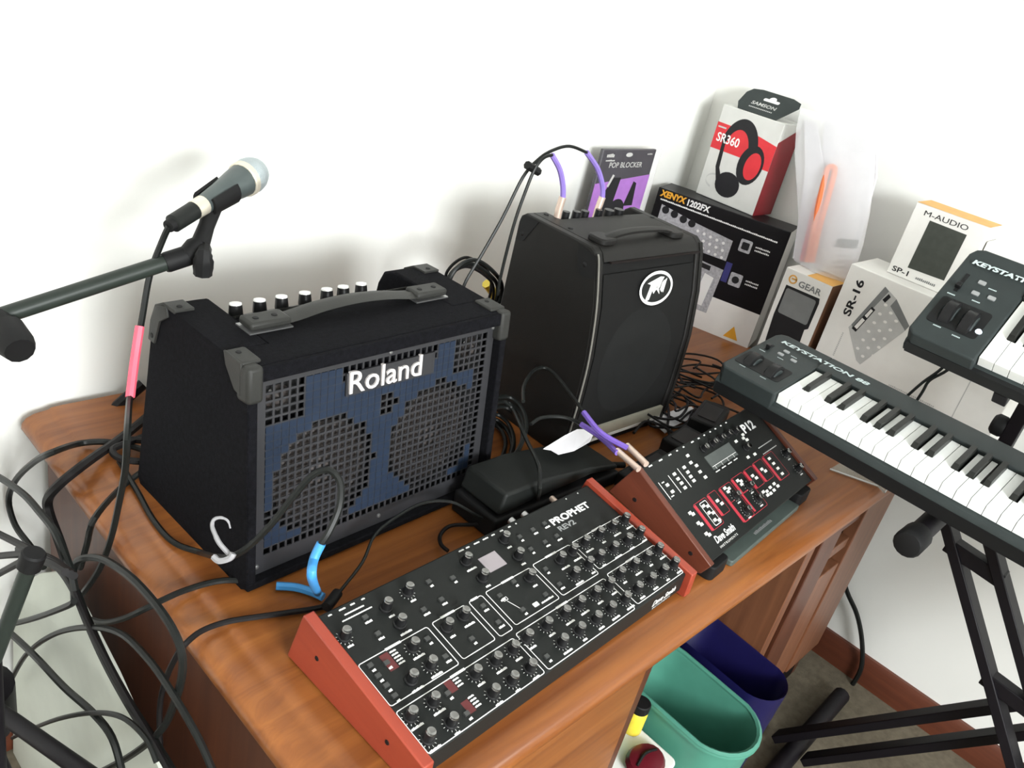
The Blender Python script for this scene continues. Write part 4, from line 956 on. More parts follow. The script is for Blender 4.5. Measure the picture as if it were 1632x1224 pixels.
# boom stand
bs = thing('microphone_stand', 'black boom microphone stand reaching in over the desk', 'stand', (0, 0, 0))
BE, BL = Vector((0.5258, 1.0038, 0.3723)), Vector((0.2551, 1.0209, 0.2963))
cyl(BL, BE, [(0, 0.0105), (1, 0.0105)], 'boom', M['standg'], bs)
bd_ = (BE-BL).normalized()
cyl(BE-bd_*0.035, BE+bd_*0.002, [(0, 0.0125), (0.1, 0.0135), (1, 0.0135)], 'boom_collar', M['rubber'], bs)
JO = Vector((0.5366, 1.0006, 0.3851))
cyl(BE-bd_*0.005, JO+bd_*0.006, [(0, 0.013), (0.5, 0.017), (1, 0.014)], 'clip_joint', M['rubber'], bs)
CL = MA_+md*0.44
cyl(JO, CL-Vector((0, 0, 0.012)), [(0, 0.0125), (0.5, 0.0105), (1, 0.012)], 'clip_stem', M['rubber'], bs)
# clip cradle around the handle: open ring segment
T_ = Matrix.Translation(MA_+md*0.33) @ md.to_track_quat('Z', 'Y').to_matrix().to_4x4()
g = G(); vs = []; fs = []
sgs = 14; zs = [0, ML*0.29]
upl = (T_.inverted().to_3x3() @ Vector((0, 0, 1)))
base_a = math.atan2(-upl.y, -upl.x)
for zz in zs:
    for ro in (0.0148+0.003*(zz > 0), 0.0190+0.003*(zz > 0)):
        for i in range(sgs):
            a = base_a-2.25+4.5*i/(sgs-1); vs.append((ro*math.cos(a), ro*math.sin(a), zz))
for i in range(sgs-1):
    a0, b0, a1, b1 = i, sgs+i, 2*sgs+i, 3*sgs+i
    fs += [(a0, a0+1, a1+1, a1), (b0+1, b0, b1, b1+1), (a0+1, a0, b0, b0+1), (a1, a1+1, b1+1, b1)]
for i in (0, sgs-1): fs.append((i, sgs+i, 3*sgs+i, 2*sgs+i))
g.add(vs, fs, T_).build('clip', M['rubber'], bs)
KN = Vector((0.5285, 0.9733, 0.3721))
g = G().tube([JO+Vector((0.002, -0.01, 0.0)), KN+Vector((0, 0, 0.012)), KN, KN-Vector((0, 0, 0.016))], [0.009, 0.011, 0.013, 0.012], n=8, k=3)
g.build('wing_knob', M['rubber'], bs)
CK = Vector((0.2995, 0.9676, 0.299)); CT = BL+bd_*((CK-BL).dot(bd_))
cyl(CT, CK-(CT-CK).normalized()*0.016, [(0, 0.012), (0.25, 0.012), (0.35, 0.0185), (0.85, 0.0200), (1, 0.0165)], 'clutch_knob', M['rubber'], bs, 12)
SPX, SPY = [0.2423, 1.0275]
cyl((SPX, SPY, FZ+0.05), (SPX, SPY, 0.315), [(0, 0.0125), (0.45, 0.0125), (0.451, 0.0095), (1, 0.0095)], 'pole', M['stand'], bs)
cyl((SPX, SPY, -0.375), (SPX, SPY, -0.27), [(0, 0.036), (0.15, 0.050), (0.85, 0.050), (1, 0.030)], 'hub', M['stand'], bs)
for tgt in ((SPX+0.06, SPY-0.30, 0), (SPX-0.25, SPY+0.14, 0), (SPX-0.22, SPY-0.12, 0)):
    tv = Vector((tgt[0]-SPX, tgt[1]-SPY, 0)).normalized()*0.33
    e_ = Vector((SPX, SPY, FZ+0.014))+tv
    l = cyl((SPX, SPY, -0.345), e_, [(0, 0.0125), (1, 0.0125)], 'leg', M['stand'], bs)
    cyl(e_-(e_-Vector((SPX, SPY, -0.345))).normalized()*0.05, e_, [(0, 0.015), (1, 0.014)], 'rubber_foot', M['rubber'], l)

cyl((0.246, 0.9893, -0.2822), (0.3, 0.7183, -0.2077), [(0, 0.0115), (1, 0.0115)], 'leg', M['stand'], bs)

# second tube with a clamp, low beside the desk
cs = thing('clamped_tube', 'short black tube with a clamp collar beside the desk end, under the cables', 'stand', (0, 0, 0))
TA, TB = Vector((0.26, 0.8238, 0.0988)), Vector((0.22, 0.8431, -0.0518))
cyl(TA, TB, [(0, 0.0090), (0.9, 0.0090), (1, 0.0090)], 'tube', M['standg'], cs)
td = (TB-TA).normalized()
cyl(TA-td*0.012, TA+td*0.012, [(0, 0.0115), (0.1, 0.0135), (0.9, 0.0135), (1, 0.0115)], 'clamp', M['rubber'], cs)
cyl(TB, (TB.x-0.02, TB.y-0.02, FZ), [(0, 0.0090), (0.95, 0.0090), (1, 0.03)], 'lower_tube', M['stand'], cs)

# pale board leaning by the desk end
bo = thing('white_board', 'pale board leaning against the dark end of the desk below the cables', 'board', (0, 0, 0))
bp = [(0.39, 1.0737, -0.1617), (0.38, 0.8652, -0.1854), (0.366, 0.649, -0.2273)]
poly = [bp[0], bp[1], bp[2], (0.362, bp[2][1]+0.06, FZ+0.001), (0.362, 1.285, FZ+0.001), (0.380, 1.285, -0.36), (0.386, 1.1667, -0.2356)]
g = G(); n = len(poly)
g.add(list(poly)+[(x-0.006, y, z) for x, y, z in poly], [tuple(range(n)), tuple(range(2*n-1, n-1, -1))]+[(i, n+i, n+(i+1) % n, (i+1) % n) for i in range(n)])
g.build('sheet', M['board'], bo, smooth=False)

# ---------------------------------------------------------------- cables
def cable(name, label, pts, r, m='cable', group=None, n=7, cat='cable'):
    o = G().tube(pts, r, n=n).build(name, M[m] if isinstance(m, str) else m)
    return tag(o, label, cat, group)
mc = cable('microphone_cable', 'grey microphone cable with a pink sleeve hanging from the microphone', [tuple(MA_-md*0.08)] + [(0.4897, 1.0097, 0.3905), (0.4754, 1.01, 0.3465), (0.4583, 0.9916, 0.297), (0.438, 0.9647, 0.2543), (0.4195, 0.9376, 0.2142)] + [(0.365, 0.8208, 0.2432), (0.365, 0.8244, 0.1932), (0.365, 0.8402, 0.1326), (0.365, 0.8626, 0.0605), (0.365, 0.899, -0.0185), (0.365, 0.9542, -0.1028), (0.365, 0.9914, -0.1526)], 0.0042)
G().tube([(0.4514, 0.9841, 0.288), (0.436, 0.9635, 0.2498), (0.4195, 0.9376, 0.2142)], 0.0060).build('sleeve', M['pink'], mc)
cable('black_cable', 'thick black cable arching over the back corner of the desk', [(0.375, 1.1327, -0.1958), (0.375, 1.1798, -0.1919), (0.375, 1.2552, -0.1974), (0.375, 1.2822, -0.1622), (0.375, 1.2424, -0.0958), (0.375, 1.1538, -0.0057), (0.375, 1.0771, 0.0589)] + [(0.4327, 1.1492, 0.012), (0.4643, 1.1419, 0.012), (0.4927, 1.1205, 0.012), (0.5146, 1.0904, 0.012)], 0.0050)
cable('black_cable', 'very thick black cable bending down over the desk edge beside the amplifier', [(0.378, 1.0248, -0.14), (0.378, 1.0698, -0.101), (0.378, 1.1066, -0.0757), (0.378, 1.1145, -0.0517), (0.378, 1.0855, -0.0131)] + [(0.3979, 1.0749, 0.014), (0.4407, 1.1023, 0.014), (0.4801, 1.1251, 0.014), (0.5244, 1.1545, 0.014), (0.5641, 1.183, 0.014)], 0.0075, 'cable2')
cable('black_cable', 'black cable crossing the desk end straight down into the bundle', [(0.335, 1.2377, -0.0618), (0.335, 1.1517, -0.0279), (0.335, 1.074, -0.0019), (0.335, 1.0176, 0.0067), (0.335, 0.9668, 0.011), (0.335, 0.9378, -0.0001), (0.335, 0.9138, -0.0164), (0.335, 0.9004, -0.0406)], 0.0050)
cable('black_cable', 'black cable curving in a wide loop beside the desk edge', [(0.35, 0.9458, -0.1005), (0.35, 0.9435, -0.0422), (0.35, 0.9133, -0.0034), (0.35, 0.8525, 0.0407), (0.35, 0.7798, 0.0705), (0.35, 0.721, 0.0815), (0.35, 0.6746, 0.0804), (0.35, 0.6467, 0.0661), (0.35, 0.6398, 0.0375), (0.35, 0.6516, -0.0198), (0.35, 0.6854, -0.1077), (0.35, 0.7706, -0.2442), (0.35, 0.9061, -0.434)], 0.0048)
cable('black_cable', 'doubled black cable running along the edge of the pale board', [(0.345, 1.1466, -0.1552), (0.345, 1.0603, -0.103), (0.345, 0.9882, -0.0702), (0.345, 0.9315, -0.0675), (0.345, 0.8865, -0.0899), (0.345, 0.8269, -0.1139), (0.345, 0.7517, -0.1266), (0.345, 0.6818, -0.1277), (0.345, 0.6131, -0.1339)], 0.0062)
cable('black_cable', 'black cable hanging beside it from the bundle', [(0.338, 0.9615, -0.0504), (0.338, 0.9249, -0.0447), (0.338, 0.8925, -0.0633), (0.338, 0.8567, -0.0782), (0.338, 0.8102, -0.0904), (0.338, 0.7436, -0.1052), (0.338, 0.6845, -0.1097), (0.338, 0.6139, -0.1235)], 0.0040, 'cable2')
cable('black_cable', 'black cable sweeping from the bundle to the tripod hub', [(0.33, 0.8919, -0.0511), (0.33, 0.916, -0.0793), (0.33, 1.0416, -0.2045), (0.33, 1.18, -0.3338), (0.33, 1.3247, -0.4608)], 0.0046)
cable('black_cable', 'thin black cable looping over the dark desk end', [(0.342, 1.2283, -0.523), (0.342, 1.1325, -0.3674), (0.342, 1.0133, -0.2225), (0.342, 0.8937, -0.1057), (0.342, 0.7853, -0.0233), (0.342, 0.7074, 0.0016), (0.342, 0.6445, 0.0022), (0.342, 0.5832, -0.0096), (0.342, 0.5476, -0.0274)], 0.0042)
cable('black_cable', 'black cable falling across the pale board toward the floor', [(0.325, 1.2279, -0.3626), (0.325, 1.1487, -0.3216), (0.325, 1.034, -0.2737), (0.325, 0.9215, -0.235), (0.325, 0.822, -0.191), (0.325, 0.7614, -0.1787), (0.325, 0.729, -0.2158)], 0.0050)
cable('black_cable', 'thin black cable across the lower pale board', [(0.32, 1.1528, -0.5728), (0.32, 1.0811, -0.4846), (0.32, 0.9354, -0.3113), (0.32, 0.8093, -0.1753), (0.32, 0.7236, -0.0997), (0.32, 0.6603, -0.0725), (0.32, 0.6309, -0.0839)], 0.0034)
for k, pts in enumerate(([(0.32, 1.204, -0.1453), (0.32, 1.0887, -0.0875), (0.32, 1.0071, -0.0466), (0.32, 0.9291, -0.0064), (0.32, 0.8632, 0.0183)], [(0.312, 1.1854, -0.1861), (0.312, 1.0651, -0.0926), (0.312, 0.9875, -0.0355), (0.312, 0.9104, 0.0089), (0.312, 0.8533, 0.0325)], [(0.306, 1.1721, -0.2205), (0.306, 1.0766, -0.1266), (0.306, 0.9841, -0.0391), (0.306, 0.9101, 0.0117), (0.306, 0.8526, 0.0388)])):
    cable('black_cable', ('uppermost', 'middle', 'lowest')[k]+' of three black cables running into the bundle by the clamp', pts, 0.0052, 'cable2')
cable('black_cable', 'black cable lying on the desk and dropping off its edge near the amplifier', [(0.5047, 1.0577, 0.007), (0.4746, 1.0398, 0.007), (0.4392, 1.0176, 0.007)] + [(0.372, 0.9316, 0.0412), (0.372, 0.9572, -0.0208), (0.372, 0.9801, -0.0795)], 0.0045)
cable('black_cable', 'coil of black cable behind the carpeted amplifier at the desk corner', [(0.5402, 1.1204, 0.02), (0.4963, 1.1112, 0.02), (0.4689, 1.1031, 0.02), (0.4674, 1.0775, 0.02), (0.4936, 1.0553, 0.02), (0.5181, 1.0621, 0.02), (0.5247, 1.0977, 0.02), (0.4958, 1.1213, 0.02)], 0.0055, 'cable2')
cable('black_cable', 'dark strap-like cable standing behind the carpeted amplifier', [(0.4938, 1.255, -0.0586), (0.5176, 1.255, -0.0248), (0.5488, 1.255, 0.0023), (0.5837, 1.255, 0.0291)], 0.0100, 'cable2')
# cable with the white tie and blue sleeve in front of the grille
fc = cable('instrument_cable', 'grey instrument cable arching before the grille and ending in a blue sleeve', [(0.4711, 1.0859, 0.008), (0.4619, 1.0008, 0.008), (0.4532, 0.9337, 0.008), (0.4547, 0.8764, 0.008)] + [(0.4724, 0.8367, 0.012)] + [(0.4472, 0.7436, 0.0827), (0.4485, 0.7153, 0.1051), (0.4577, 0.697, 0.1301), (0.4708, 0.6776, 0.1707), (0.4893, 0.6644, 0.2165), (0.5036, 0.6534, 0.2471), (0.5168, 0.643, 0.2547), (0.5225, 0.6281, 0.2449), (0.5141, 0.6129, 0.2242), (0.4978, 0.605, 0.2001), (0.4895, 0.605, 0.1872)], 0.0042)
G().tube([(0.4895, 0.605, 0.1872), (0.4801, 0.6023, 0.1694), (0.4699, 0.5885, 0.1587)] + [(0.5514, 0.6746, 0.03)], 0.0056, n=10, k=10).build('sleeve', M['blue'], fc)
bl = cable('blue_cable', 'blue cable lying on the desk before the amplifier corner', [(0.5268, 0.7315, 0.008), (0.5465, 0.7168, 0.008), (0.561, 0.6968, 0.008), (0.5677, 0.6815, 0.008)], 0.0058, 'blue')
ti = thing('cable_tie', 'white curled cable tie on the cord at the amplifier base', 'tie', (0, 0, 0))
hk = [(0.4413, 0.7122, 0.1124), (0.4377, 0.7303, 0.1181), (0.4379, 0.7436, 0.1239), (0.4397, 0.7535, 0.1278), (0.4427, 0.7554, 0.1349), (0.449, 0.7507, 0.1387), (0.454, 0.7432, 0.1372), (0.4544, 0.7368, 0.1299)]
h_ = G().tube(hk, [0.0030, 0.0030, 0.0027, 0.0025, 0.0022, 0.002, 0.0016, 0.0011], n=6); h_.build('hook', M['tie'], ti)
G().tube([(0.4274, 0.7246, 0.1062), (0.4303, 0.7149, 0.1053), (0.4383, 0.7066, 0.1119), (0.4426, 0.7063, 0.1181)], 0.0040, n=6).build('band', M['tie'], ti)
cable('desk_cable', 'short black cord emerging under the amplifier corner across the desk edge', [(0.4997, 0.7616, 0.006), (0.4784, 0.7757, 0.006), (0.4553, 0.7824, 0.006), (0.4238, 0.7848, 0.006), (0.3981, 0.7829, 0.006)] + [(0.372, 0.7852, -0.0008), (0.372, 0.8414, -0.062), (0.372, 0.9022, -0.1192), (0.372, 0.9647, -0.1613)], 0.0042)
cable('desk_cable', 'brown-black cord lying across the desk corner to the large synthesizer', [(0.573, 0.6668, 0.006), (0.5482, 0.671, 0.006), (0.512, 0.6839, 0.006), (0.48, 0.6958, 0.006), (0.4434, 0.7082, 0.006), (0.4102, 0.7101, 0.006), (0.3836, 0.7003, 0.006)] + [(0.376, 0.7068, -0.0184), (0.376, 0.7303, -0.083), (0.376, 0.7398, -0.1494), (0.376, 0.7247, -0.2697)], 0.0038, 'cable2')
pc = cable('patch_cord', 'thin black cord arching from the large synthesizer corner past the grille', [(0.5702, 0.6577, 0.03)] + [(0.6278, 0.6836, 0.04)] + [(0.6699, 0.7136, 0.05), (0.721, 0.7312, 0.05), (0.7806, 0.7389, 0.05), (0.8224, 0.7203, 0.05)] + [(0.8515, 0.689, 0.035)] + [(0.8774, 0.6768, 0.02), (0.8862, 0.6612, 0.02)], 0.0024)
G().tube([(0.5428, 0.6425, 0.034), (0.5572, 0.6497, 0.034), (0.57, 0.6569, 0.034)], 0.0072, n=10, smooth=False).build('plug', M['rubber'], pc)
cable('patch_cord', 'short black cord curling behind the large synthesizer on the desk', [(0.8927, 0.68, 0.012), (0.856, 0.693, 0.012), (0.8214, 0.7085, 0.012), (0.7922, 0.7003, 0.012), (0.7774, 0.6815, 0.012), (0.7771, 0.6651, 0.012)], 0.0032, 'cable2')
# purple-sleeved pair rising from the bowed amplifier
for k, (pts, slv, plug, lab) in enumerate((
    ([(1.0275, 0.985, 0.2581), (1.0326, 0.985, 0.2854), (1.0612, 0.985, 0.3386), (1.0917, 0.985, 0.4006), (1.1193, 0.985, 0.4701), (1.148, 0.985, 0.501), (1.1804, 0.985, 0.5176), (1.2256, 0.985, 0.5256), (1.2786, 0.985, 0.5142)], [(1.2786, 0.985, 0.5142), (1.3229, 0.985, 0.4839), (1.3534, 0.985, 0.4486), (1.3643, 0.985, 0.4229)], [(1.3632, 0.985, 0.4255), (1.3594, 0.985, 0.4013), (1.3586, 0.985, 0.3792)], 'black cord arching highest into the bowed amplifier, purple sleeve and metal plug'),
    ([(1.1004, 0.965, 0.2575), (1.0974, 0.965, 0.2951), (1.1009, 0.965, 0.389), (1.1114, 0.965, 0.4513), (1.1222, 0.965, 0.4911), (1.1381, 0.965, 0.5107), (1.1592, 0.965, 0.5161)], [(1.1592, 0.965, 0.5161), (1.1888, 0.965, 0.4901), (1.2087, 0.965, 0.4597), (1.2176, 0.965, 0.4358)], [(1.2167, 0.965, 0.4382), (1.2144, 0.965, 0.4156), (1.2158, 0.965, 0.3926)], 'black cord arching lower into the bowed amplifier, purple sleeve and metal plug'))):
    c = cable('amplifier_cord', lab, pts, 0.0030)
    G().tube(slv, 0.0052).build('sleeve', M['lilac'], c)
    G().tube(plug, 0.0072, n=10, smooth=False).build('plug', M['nickel'], c)
cable('cord_sleeve', 'small dark band binding the two purple-sleeved cords together', [(1.1085, 0.972, 0.4967), (1.1231, 0.972, 0.491), (1.1417, 0.972, 0.484)], 0.0075, 'rubber', cat='band')
# coil between the two amplifiers
for k in range(4):
    pts = [(1.0681, 1.06, 0.243), (1.0753, 1.06, 0.265), (1.1032, 1.06, 0.2811), (1.1362, 1.06, 0.2805), (1.1796, 1.06, 0.2592), (1.2133, 1.06, 0.2287), (1.2196, 1.06, 0.1893), (1.1971, 1.06, 0.1618), (1.1383, 1.06, 0.1731), (1.0865, 1.06, 0.2071)]
    pts = [(x+0.004*k*math.cos(i*0.7), y+0.008*k, z-0.007*(k % 3)+0.004*math.sin(i+k)) for i, (x, y, z) in enumerate(pts)]
    o = G().tube(pts, 0.0042, closed=True).build('cable_coil', M['cable']) if k < 2 else G().tube(pts, 0.0030, closed=True).build('cable_coil', M['cable2'])
    tag(o, 'black coiled cable hanging behind the gap between the two amplifiers', 'cable', 'coil behind the amplifiers')
tag(G().tube([(1.2348, 1.12, 0.1977), (1.2617, 1.12, 0.1744), (1.2805, 1.12, 0.1487)], 0.010).build('yellow_cable', M['yellow']), 'short yellow cable glimpsed between the two amplifiers', 'cord')
for k in range(7):
    base = [(1.0457, 0.8622, 0.1), (1.0748, 0.8788, 0.1), (1.1112, 0.8784, 0.1), (1.1148, 0.847, 0.1), (1.0857, 0.8043, 0.1), (1.0322, 0.7671, 0.1), (0.9903, 0.7521, 0.1), (0.9612, 0.7533, 0.1)]
    pts = [(x+0.006*(k % 3)-0.01, y+0.006*k+0.002, max(0.010, z-0.016*k-0.012*i*(0.6))) for i, (x, y, z) in enumerate(base)]
    tag(G().tube(pts, 0.0040).build('cable_loop', M['cable']), 'grey-black cable loop piled between the two amplifiers', 'cable', 'cable loops between the amplifiers')
cable('draped_cable', 'black cord draped over the dark foot pedal', [(1.0165, 0.8203, 0.13)] + [(1.0309, 0.8112, 0.115), (1.0051, 0.7669, 0.115)] + [(0.9972, 0.7366, 0.101), (0.9735, 0.6946, 0.101)] + [(0.9614, 0.6719, 0.093), (0.9275, 0.6399, 0.093)] + [(0.9569, 0.6581, 0.05)], 0.0036)
# two cords with purple sleeves and beige plugs lying by the module
for k, (pts, slv, plug, lab) in enumerate((
    ([(1.0031, 0.7715, 0.16), (1.045, 0.811, 0.16), (1.1017, 0.8437, 0.16), (1.1357, 0.8454, 0.16), (1.1346, 0.8156, 0.16), (1.1087, 0.7584, 0.16), (1.0793, 0.7004, 0.16)], [(1.0793, 0.7004, 0.16)]+[(1.071, 0.6504, 0.15)]+[(1.0881, 0.6042, 0.143)], [(1.0951, 0.6107, 0.142), (1.0796, 0.5578, 0.142)], 'black cord arching over to a purple sleeve and the plug nearer the module'),
    ([(1.0045, 0.7454, 0.13), (1.0371, 0.7525, 0.13), (1.0688, 0.7427, 0.13), (1.0866, 0.7257, 0.13), (1.0909, 0.7059, 0.13)], [(1.0909, 0.7059, 0.13), (1.0907, 0.6625, 0.13)]+[(1.0663, 0.6067, 0.138)], [(1.0715, 0.6123, 0.138), (1.0611, 0.5579, 0.138)], 'low black cord running to a purple sleeve and the plug nearer the pedal'))):
    c = cable('plug_cord', lab, pts, 0.0032)
    G().tube(slv, 0.0050).build('sleeve', M['purple'], c)
    G().tube(plug, [0.0054, 0.0054, 0.0054], n=10, smooth=False).build('plug', M['nickel'], c)
# tangle of thin cords at the back of the desk
random.seed(21)
for k in range(12):
    cx, cy = 1.60+random.uniform(-0.13, 0.20), 0.80+random.uniform(-0.10, 0.10)
    pts = []
    a = random.uniform(0, 6.28)
    for i in range(8):
        a += random.uniform(0.4, 1.3); rr = random.uniform(0.04, 0.12)
        pts.append((min(1.93, cx+rr*math.cos(a)), min(0.93, max(0.66, cy+rr*math.sin(a)*0.8)), 0.006+0.0048*k*0.5+random.uniform(0, 0.012)))
    tag(G().tube(pts, 0.0026, n=6).build('thin_cord', M['cable2']), 'thin black cord in the tangle at the back of the desk', 'cord', 'tangle of thin cords on the desk')
for k in range(2):
    pts = ([(1.645, 0.3313, 0.4202), (1.645, 0.3374, 0.3492), (1.645, 0.3459, 0.3111), (1.645, 0.3645, 0.272), (1.645, 0.3817, 0.2271), (1.645, 0.3952, 0.2)], [(1.645, 0.3203, 0.4204), (1.645, 0.3233, 0.3537), (1.645, 0.3354, 0.3139), (1.645, 0.3546, 0.2826), (1.645, 0.3571, 0.2556), (1.645, 0.3621, 0.2114)])[k]
    cable('hanging_cable', ('black cord hanging straight between the two keyboards', 'second black cord between the two keyboards, with a wavy bend')[k], pts, 0.0028)
cable('floor_cord', 'black cord hanging down the wall beside the desk pedestal to the floor', [(2.165, 0.4559, -0.4757), (2.165, 0.4139, -0.5292), (2.165, 0.3644, -0.5741), (2.165, 0.3215, -0.6383), (2.165, 0.292, -0.715), (2.165, 0.2936, -0.8)], 0.0065)

# ---------------------------------------------------------------- foot pedal, adapters and small things on the desk
pd = thing('foot_pedal', 'dark grey foot pedal lying behind the large synthesizer', 'pedal', (0.862, 0.655, 0.0), 0.02)
G().prism([(0.0, 0.0), (0.335, 0.0), (0.335, 0.024), (0.0, 0.042)], 0.0, 0.098, lambda a, b, h: (a, h, b)).build('base', M['rubber'], pd, bevel=0.006, seg=3)
G().prism([(0.006, 0.046), (0.240, 0.046), (0.325, 0.030), (0.325, 0.040), (0.240, 0.060), (0.10, 0.082), (0.014, 0.085)], 0.004, 0.094, lambda a, b, h: (a, h, b)).build('treadle', M['panel'], pd, bevel=0.006, seg=3)
G().rod((0.345, 0.03, 0.018), (0.375, 0.02, 0.014), 0.006).build('strain_relief', M['rubber'], pd)
tg = thing('paper_tag', 'white paper tag lying on the foot pedal beside the purple sleeves', 'tag', (0, 0, 0))
tp = [(1.0239, 0.721, 0.09), (1.0364, 0.714, 0.088), (1.0414, 0.7001, 0.086), (1.0745, 0.6934, 0.088), (1.1187, 0.696, 0.092), (1.1428, 0.708, 0.094), (1.1432, 0.7226, 0.096), (1.1206, 0.7297, 0.098), (1.0845, 0.7275, 0.096)]
n = len(tp)
G().add(tp+[(x, y, z-0.0012) for x, y, z in tp], [tuple(range(n-1, -1, -1)), tuple(range(n, 2*n))]+[(i, (i+1) % n, n+(i+1) % n, n+i) for i in range(n)]).build('sheet', M['paper'], tg, smooth=False)
def brick(name, label, p, rz, sx, sy, sz, parts):
    t = thing(name, label, 'adapter', p, rz)
    G().box(-sx/2, -sy/2, 0, sx/2, sy/2, sz).build('housing', M['rubber'], t, bevel=0.005, seg=3)
    if parts: G().prism(rrect(-sx*0.33, -sy*0.33, sx*0.33, sy*0.33, 0.004), sz-0.0005, sz+0.002).build('raised_panel', M['plastic'], t, bevel=0.001)
    G().rod((sx/2-0.002, 0, sz*0.5), (sx/2+0.022, 0, sz*0.45), 0.005).build('strain_relief', M['cable2'], t)
    return t
brick('power_adapter', 'black power adapter behind the module logo, nearest the lower keyboard', (1.535, 0.690, 0.0005), 0.3, 0.115, 0.060, 0.050, True)
brick('power_adapter', 'black power adapter beside the white paper, behind the module', (1.415, 0.668, 0.0005), 0.1, 0.100, 0.056, 0.036, True)
brick('power_strip', 'long low black power strip behind the module and beside the plugs', (1.255, 0.640, 0.0005), 0.08, 0.150, 0.050, 0.034, True)
lp = thing('paper_leaflet', 'white paper leaflet under the cords in front of the bowed amplifier', 'paper', (0, 0, 0))
tp = [(1.4394, 0.7623, 0.012), (1.4269, 0.72, 0.012), (1.4767, 0.729, 0.012), (1.5329, 0.7309, 0.012), (1.5801, 0.7432, 0.014), (1.5822, 0.7591, 0.016), (1.5383, 0.7668, 0.016), (1.4872, 0.7721, 0.013)]
n = len(tp)
G().add(tp+[(x, y, z-0.0015) for x, y, z in tp], [tuple(range(n-1, -1, -1)), tuple(range(n, 2*n))]+[(i, (i+1) % n, n+(i+1) % n, n+i) for i in range(n)]).build('sheet', M['paper'], lp, smooth=False)
for k in range(3):
    pts = ([(1.5403, 0.8015, 0.022), (1.4866, 0.7564, 0.022), (1.4281, 0.7181, 0.022), (1.4038, 0.688, 0.022)], [(1.4327, 0.7625, 0.026), (1.4546, 0.7418, 0.026), (1.4957, 0.7342, 0.026), (1.5612, 0.7589, 0.026), (1.5915, 0.7901, 0.026)], [(1.3287, 0.7351, 0.03), (1.3909, 0.7529, 0.03), (1.4134, 0.7268, 0.03), (1.4153, 0.6895, 0.03), (1.4473, 0.6797, 0.03)])[k]
    cable('adapter_cord', ('black cord crossing the white leaflet lengthwise', 'black cord hooked over the white leaflet', 'black cord running in front of the white leaflet')[k], pts, 0.0030, 'cable2')
ac = thing('acrylic_sheet', 'clear plastic sheet hanging over the desk corner under the lower keyboard', 'sheet', (0, 0, 0.001))
P_ = [(1.6827, 0.4609, 0.001), (1.7257, 0.3709, 0.001), (1.7134, 0.3504, 0.001), (1.7868, 0.3595, 0.001), (1.7855, 0.3703, 0.001), (1.7555, 0.4611, 0.001)]
pl = [(x, y) for x, y, z in P_]
G().prism(pl, 0.0, 0.003).build('sheet', M['acryl'], ac, smooth=False)
g = G().tube([(x, y, 0.003) for x, y in pl[0:4]], 0.0016, n=5, k=1, smooth=False); g.build('edge', M['inkl'], ac)

# ---------------------------------------------------------------- bins and things under the desk
def bin_(name, label, cx, cy, lx, ly, ztop, h, m, rz, rim):
    t = thing(name, label, 'bin', (cx, cy, FZ+0.001), rz)
    H = h
    def loop(w, l, z): 
        r = w/2; pts = []
        for i in range(28):
            a = 2*PI*i/28; x, y = r*math.cos(a), r*math.sin(a)
            pts.append((x, y+(l/2-r)*(1 if y >= 0 else -1), z))
        return pts
    prof = [(lx*0.80, ly*0.84, 0.0), (lx, ly, H-0.004)] + ([(lx+0.016, ly+0.016, H-0.006), (lx+0.018, ly+0.018, H-0.001), (lx+0.012, ly+0.012, H+0.003), (lx-0.002, ly-0.002, H+0.002)] if rim else [(lx, ly, H)]) + [(lx-0.008, ly-0.008, H-0.004), (lx*0.80-0.006, ly*0.84-0.006, 0.006)]
    vs = []; fs = []
    for w, l, z in prof: vs += loop(w, l, z)
    for k in range(len(prof)-1):
        for i in range(28): fs.append((k*28+i, k*28+(i+1) % 28, (k+1)*28+(i+1) % 28, (k+1)*28+i))
    fs.append(tuple(range(27, -1, -1))); e = (len(prof)-1)*28; fs.append(tuple(range(e, e+28)))
    G().add(vs, fs).build('bin_body', m, t, ang=50)
    if rim:
        g = G(); pts = loop(lx+0.006, ly+0.006, H+0.001); g.tube(pts, 0.006, n=6, k=1, smooth=False, closed=True); g.build('rim', m, t)
    return t
bin_('waste_bin', 'sea-green oblong waste bin with a rolled rim under the desk', 1.286, 0.418, 0.162, 0.3, 0, 0.395, M['green'], -0.04, True)
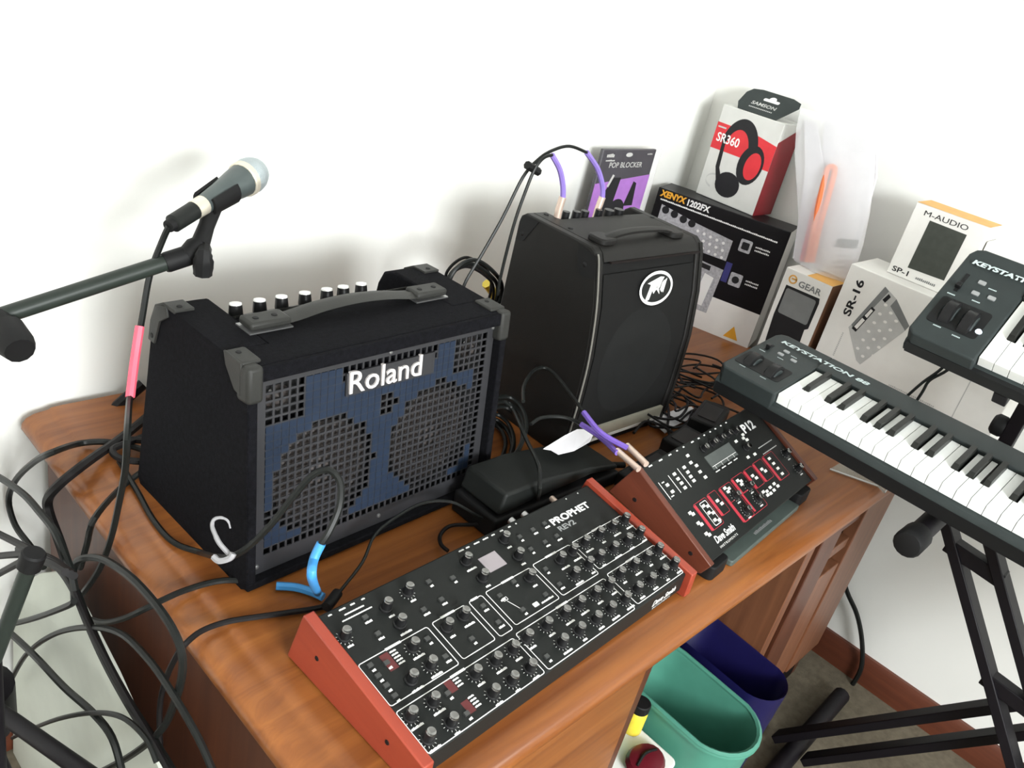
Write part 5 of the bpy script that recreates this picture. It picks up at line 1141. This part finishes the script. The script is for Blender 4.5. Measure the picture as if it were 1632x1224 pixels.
bin_('waste_bin', 'navy blue oblong waste bin behind the green one', 1.465, 0.428, 0.128, 0.27, 0, 0.395, M['navy'], -0.06, False)
wb = thing('plastic_tub', 'white plastic tub with bottles standing beside the green bin', 'tub', (1.125, 0.430, FZ), 0.0)
G().prism(rrect(-0.055, -0.075, 0.055, 0.10, 0.012), 0.001, 0.335).build('tub_body', M['boxwhite'], wb, bevel=0.004)
G().prism(rrect(-0.060, -0.080, 0.060, 0.105, 0.014), 0.335, 0.345).build('lid', M['boxwhite'], wb, bevel=0.003)
yb = thing('yellow_bottle', 'small yellow bottle with a black cap beside the green bin', 'bottle', (1.166, 0.450, FZ+0.346))
G().lathe([(0.017, 0), (0.0185, 0.003), (0.0185, 0.050), (0.016, 0.054)], 20).build('bottle_body', M['yellow'], yb)
G().lathe([(0.0175, 0.0545), (0.0185, 0.057), (0.0185, 0.072), (0.0165, 0.074)], 20).build('cap', M['rubber'], yb)
gn = thing('green_bottle', 'pale green bottle next to the yellow bottle', 'bottle', (1.120, 0.470, FZ+0.346))
G().prism(rrect(-0.013, -0.020, 0.013, 0.020, 0.006), 0.0, 0.060).build('bottle_body', M['mint'], gn, bevel=0.003)
G().lathe([(0.009, 0.060), (0.009, 0.074), (0.007, 0.076)], 14).build('cap', M['boxwhite'], gn)
mr = thing('maroon_pouch', 'dark maroon pouch lying on the white tub lid', 'pouch', (1.120, 0.385, FZ+0.346))
G().lathe([(0.020, 0.0), (0.036, 0.004), (0.040, 0.012), (0.034, 0.020), (0.015, 0.024)], 18, ex=1.1, ey=0.85).build('pouch_body', M['maroon'], mr)
G().tube([(-0.030, 0.0, 0.021), (0, 0.006, 0.026), (0.030, 0.0, 0.021)], 0.003, n=6).build('zip', M['rubber'], mr)

for o in bpy.data.objects:
    if o.type == 'MESH' and o.parent is not None and o.name.split('.')[0] in ('panel_print', 'printed_text', 'printed_knobs', 'printed_pads', 'printed_picture', 'printed_display_frame', 'printed_edge', 'lid_print', 'tab_print', 'printed_cord', 'red_stripes'):
        o['kind'] = 'stuff'
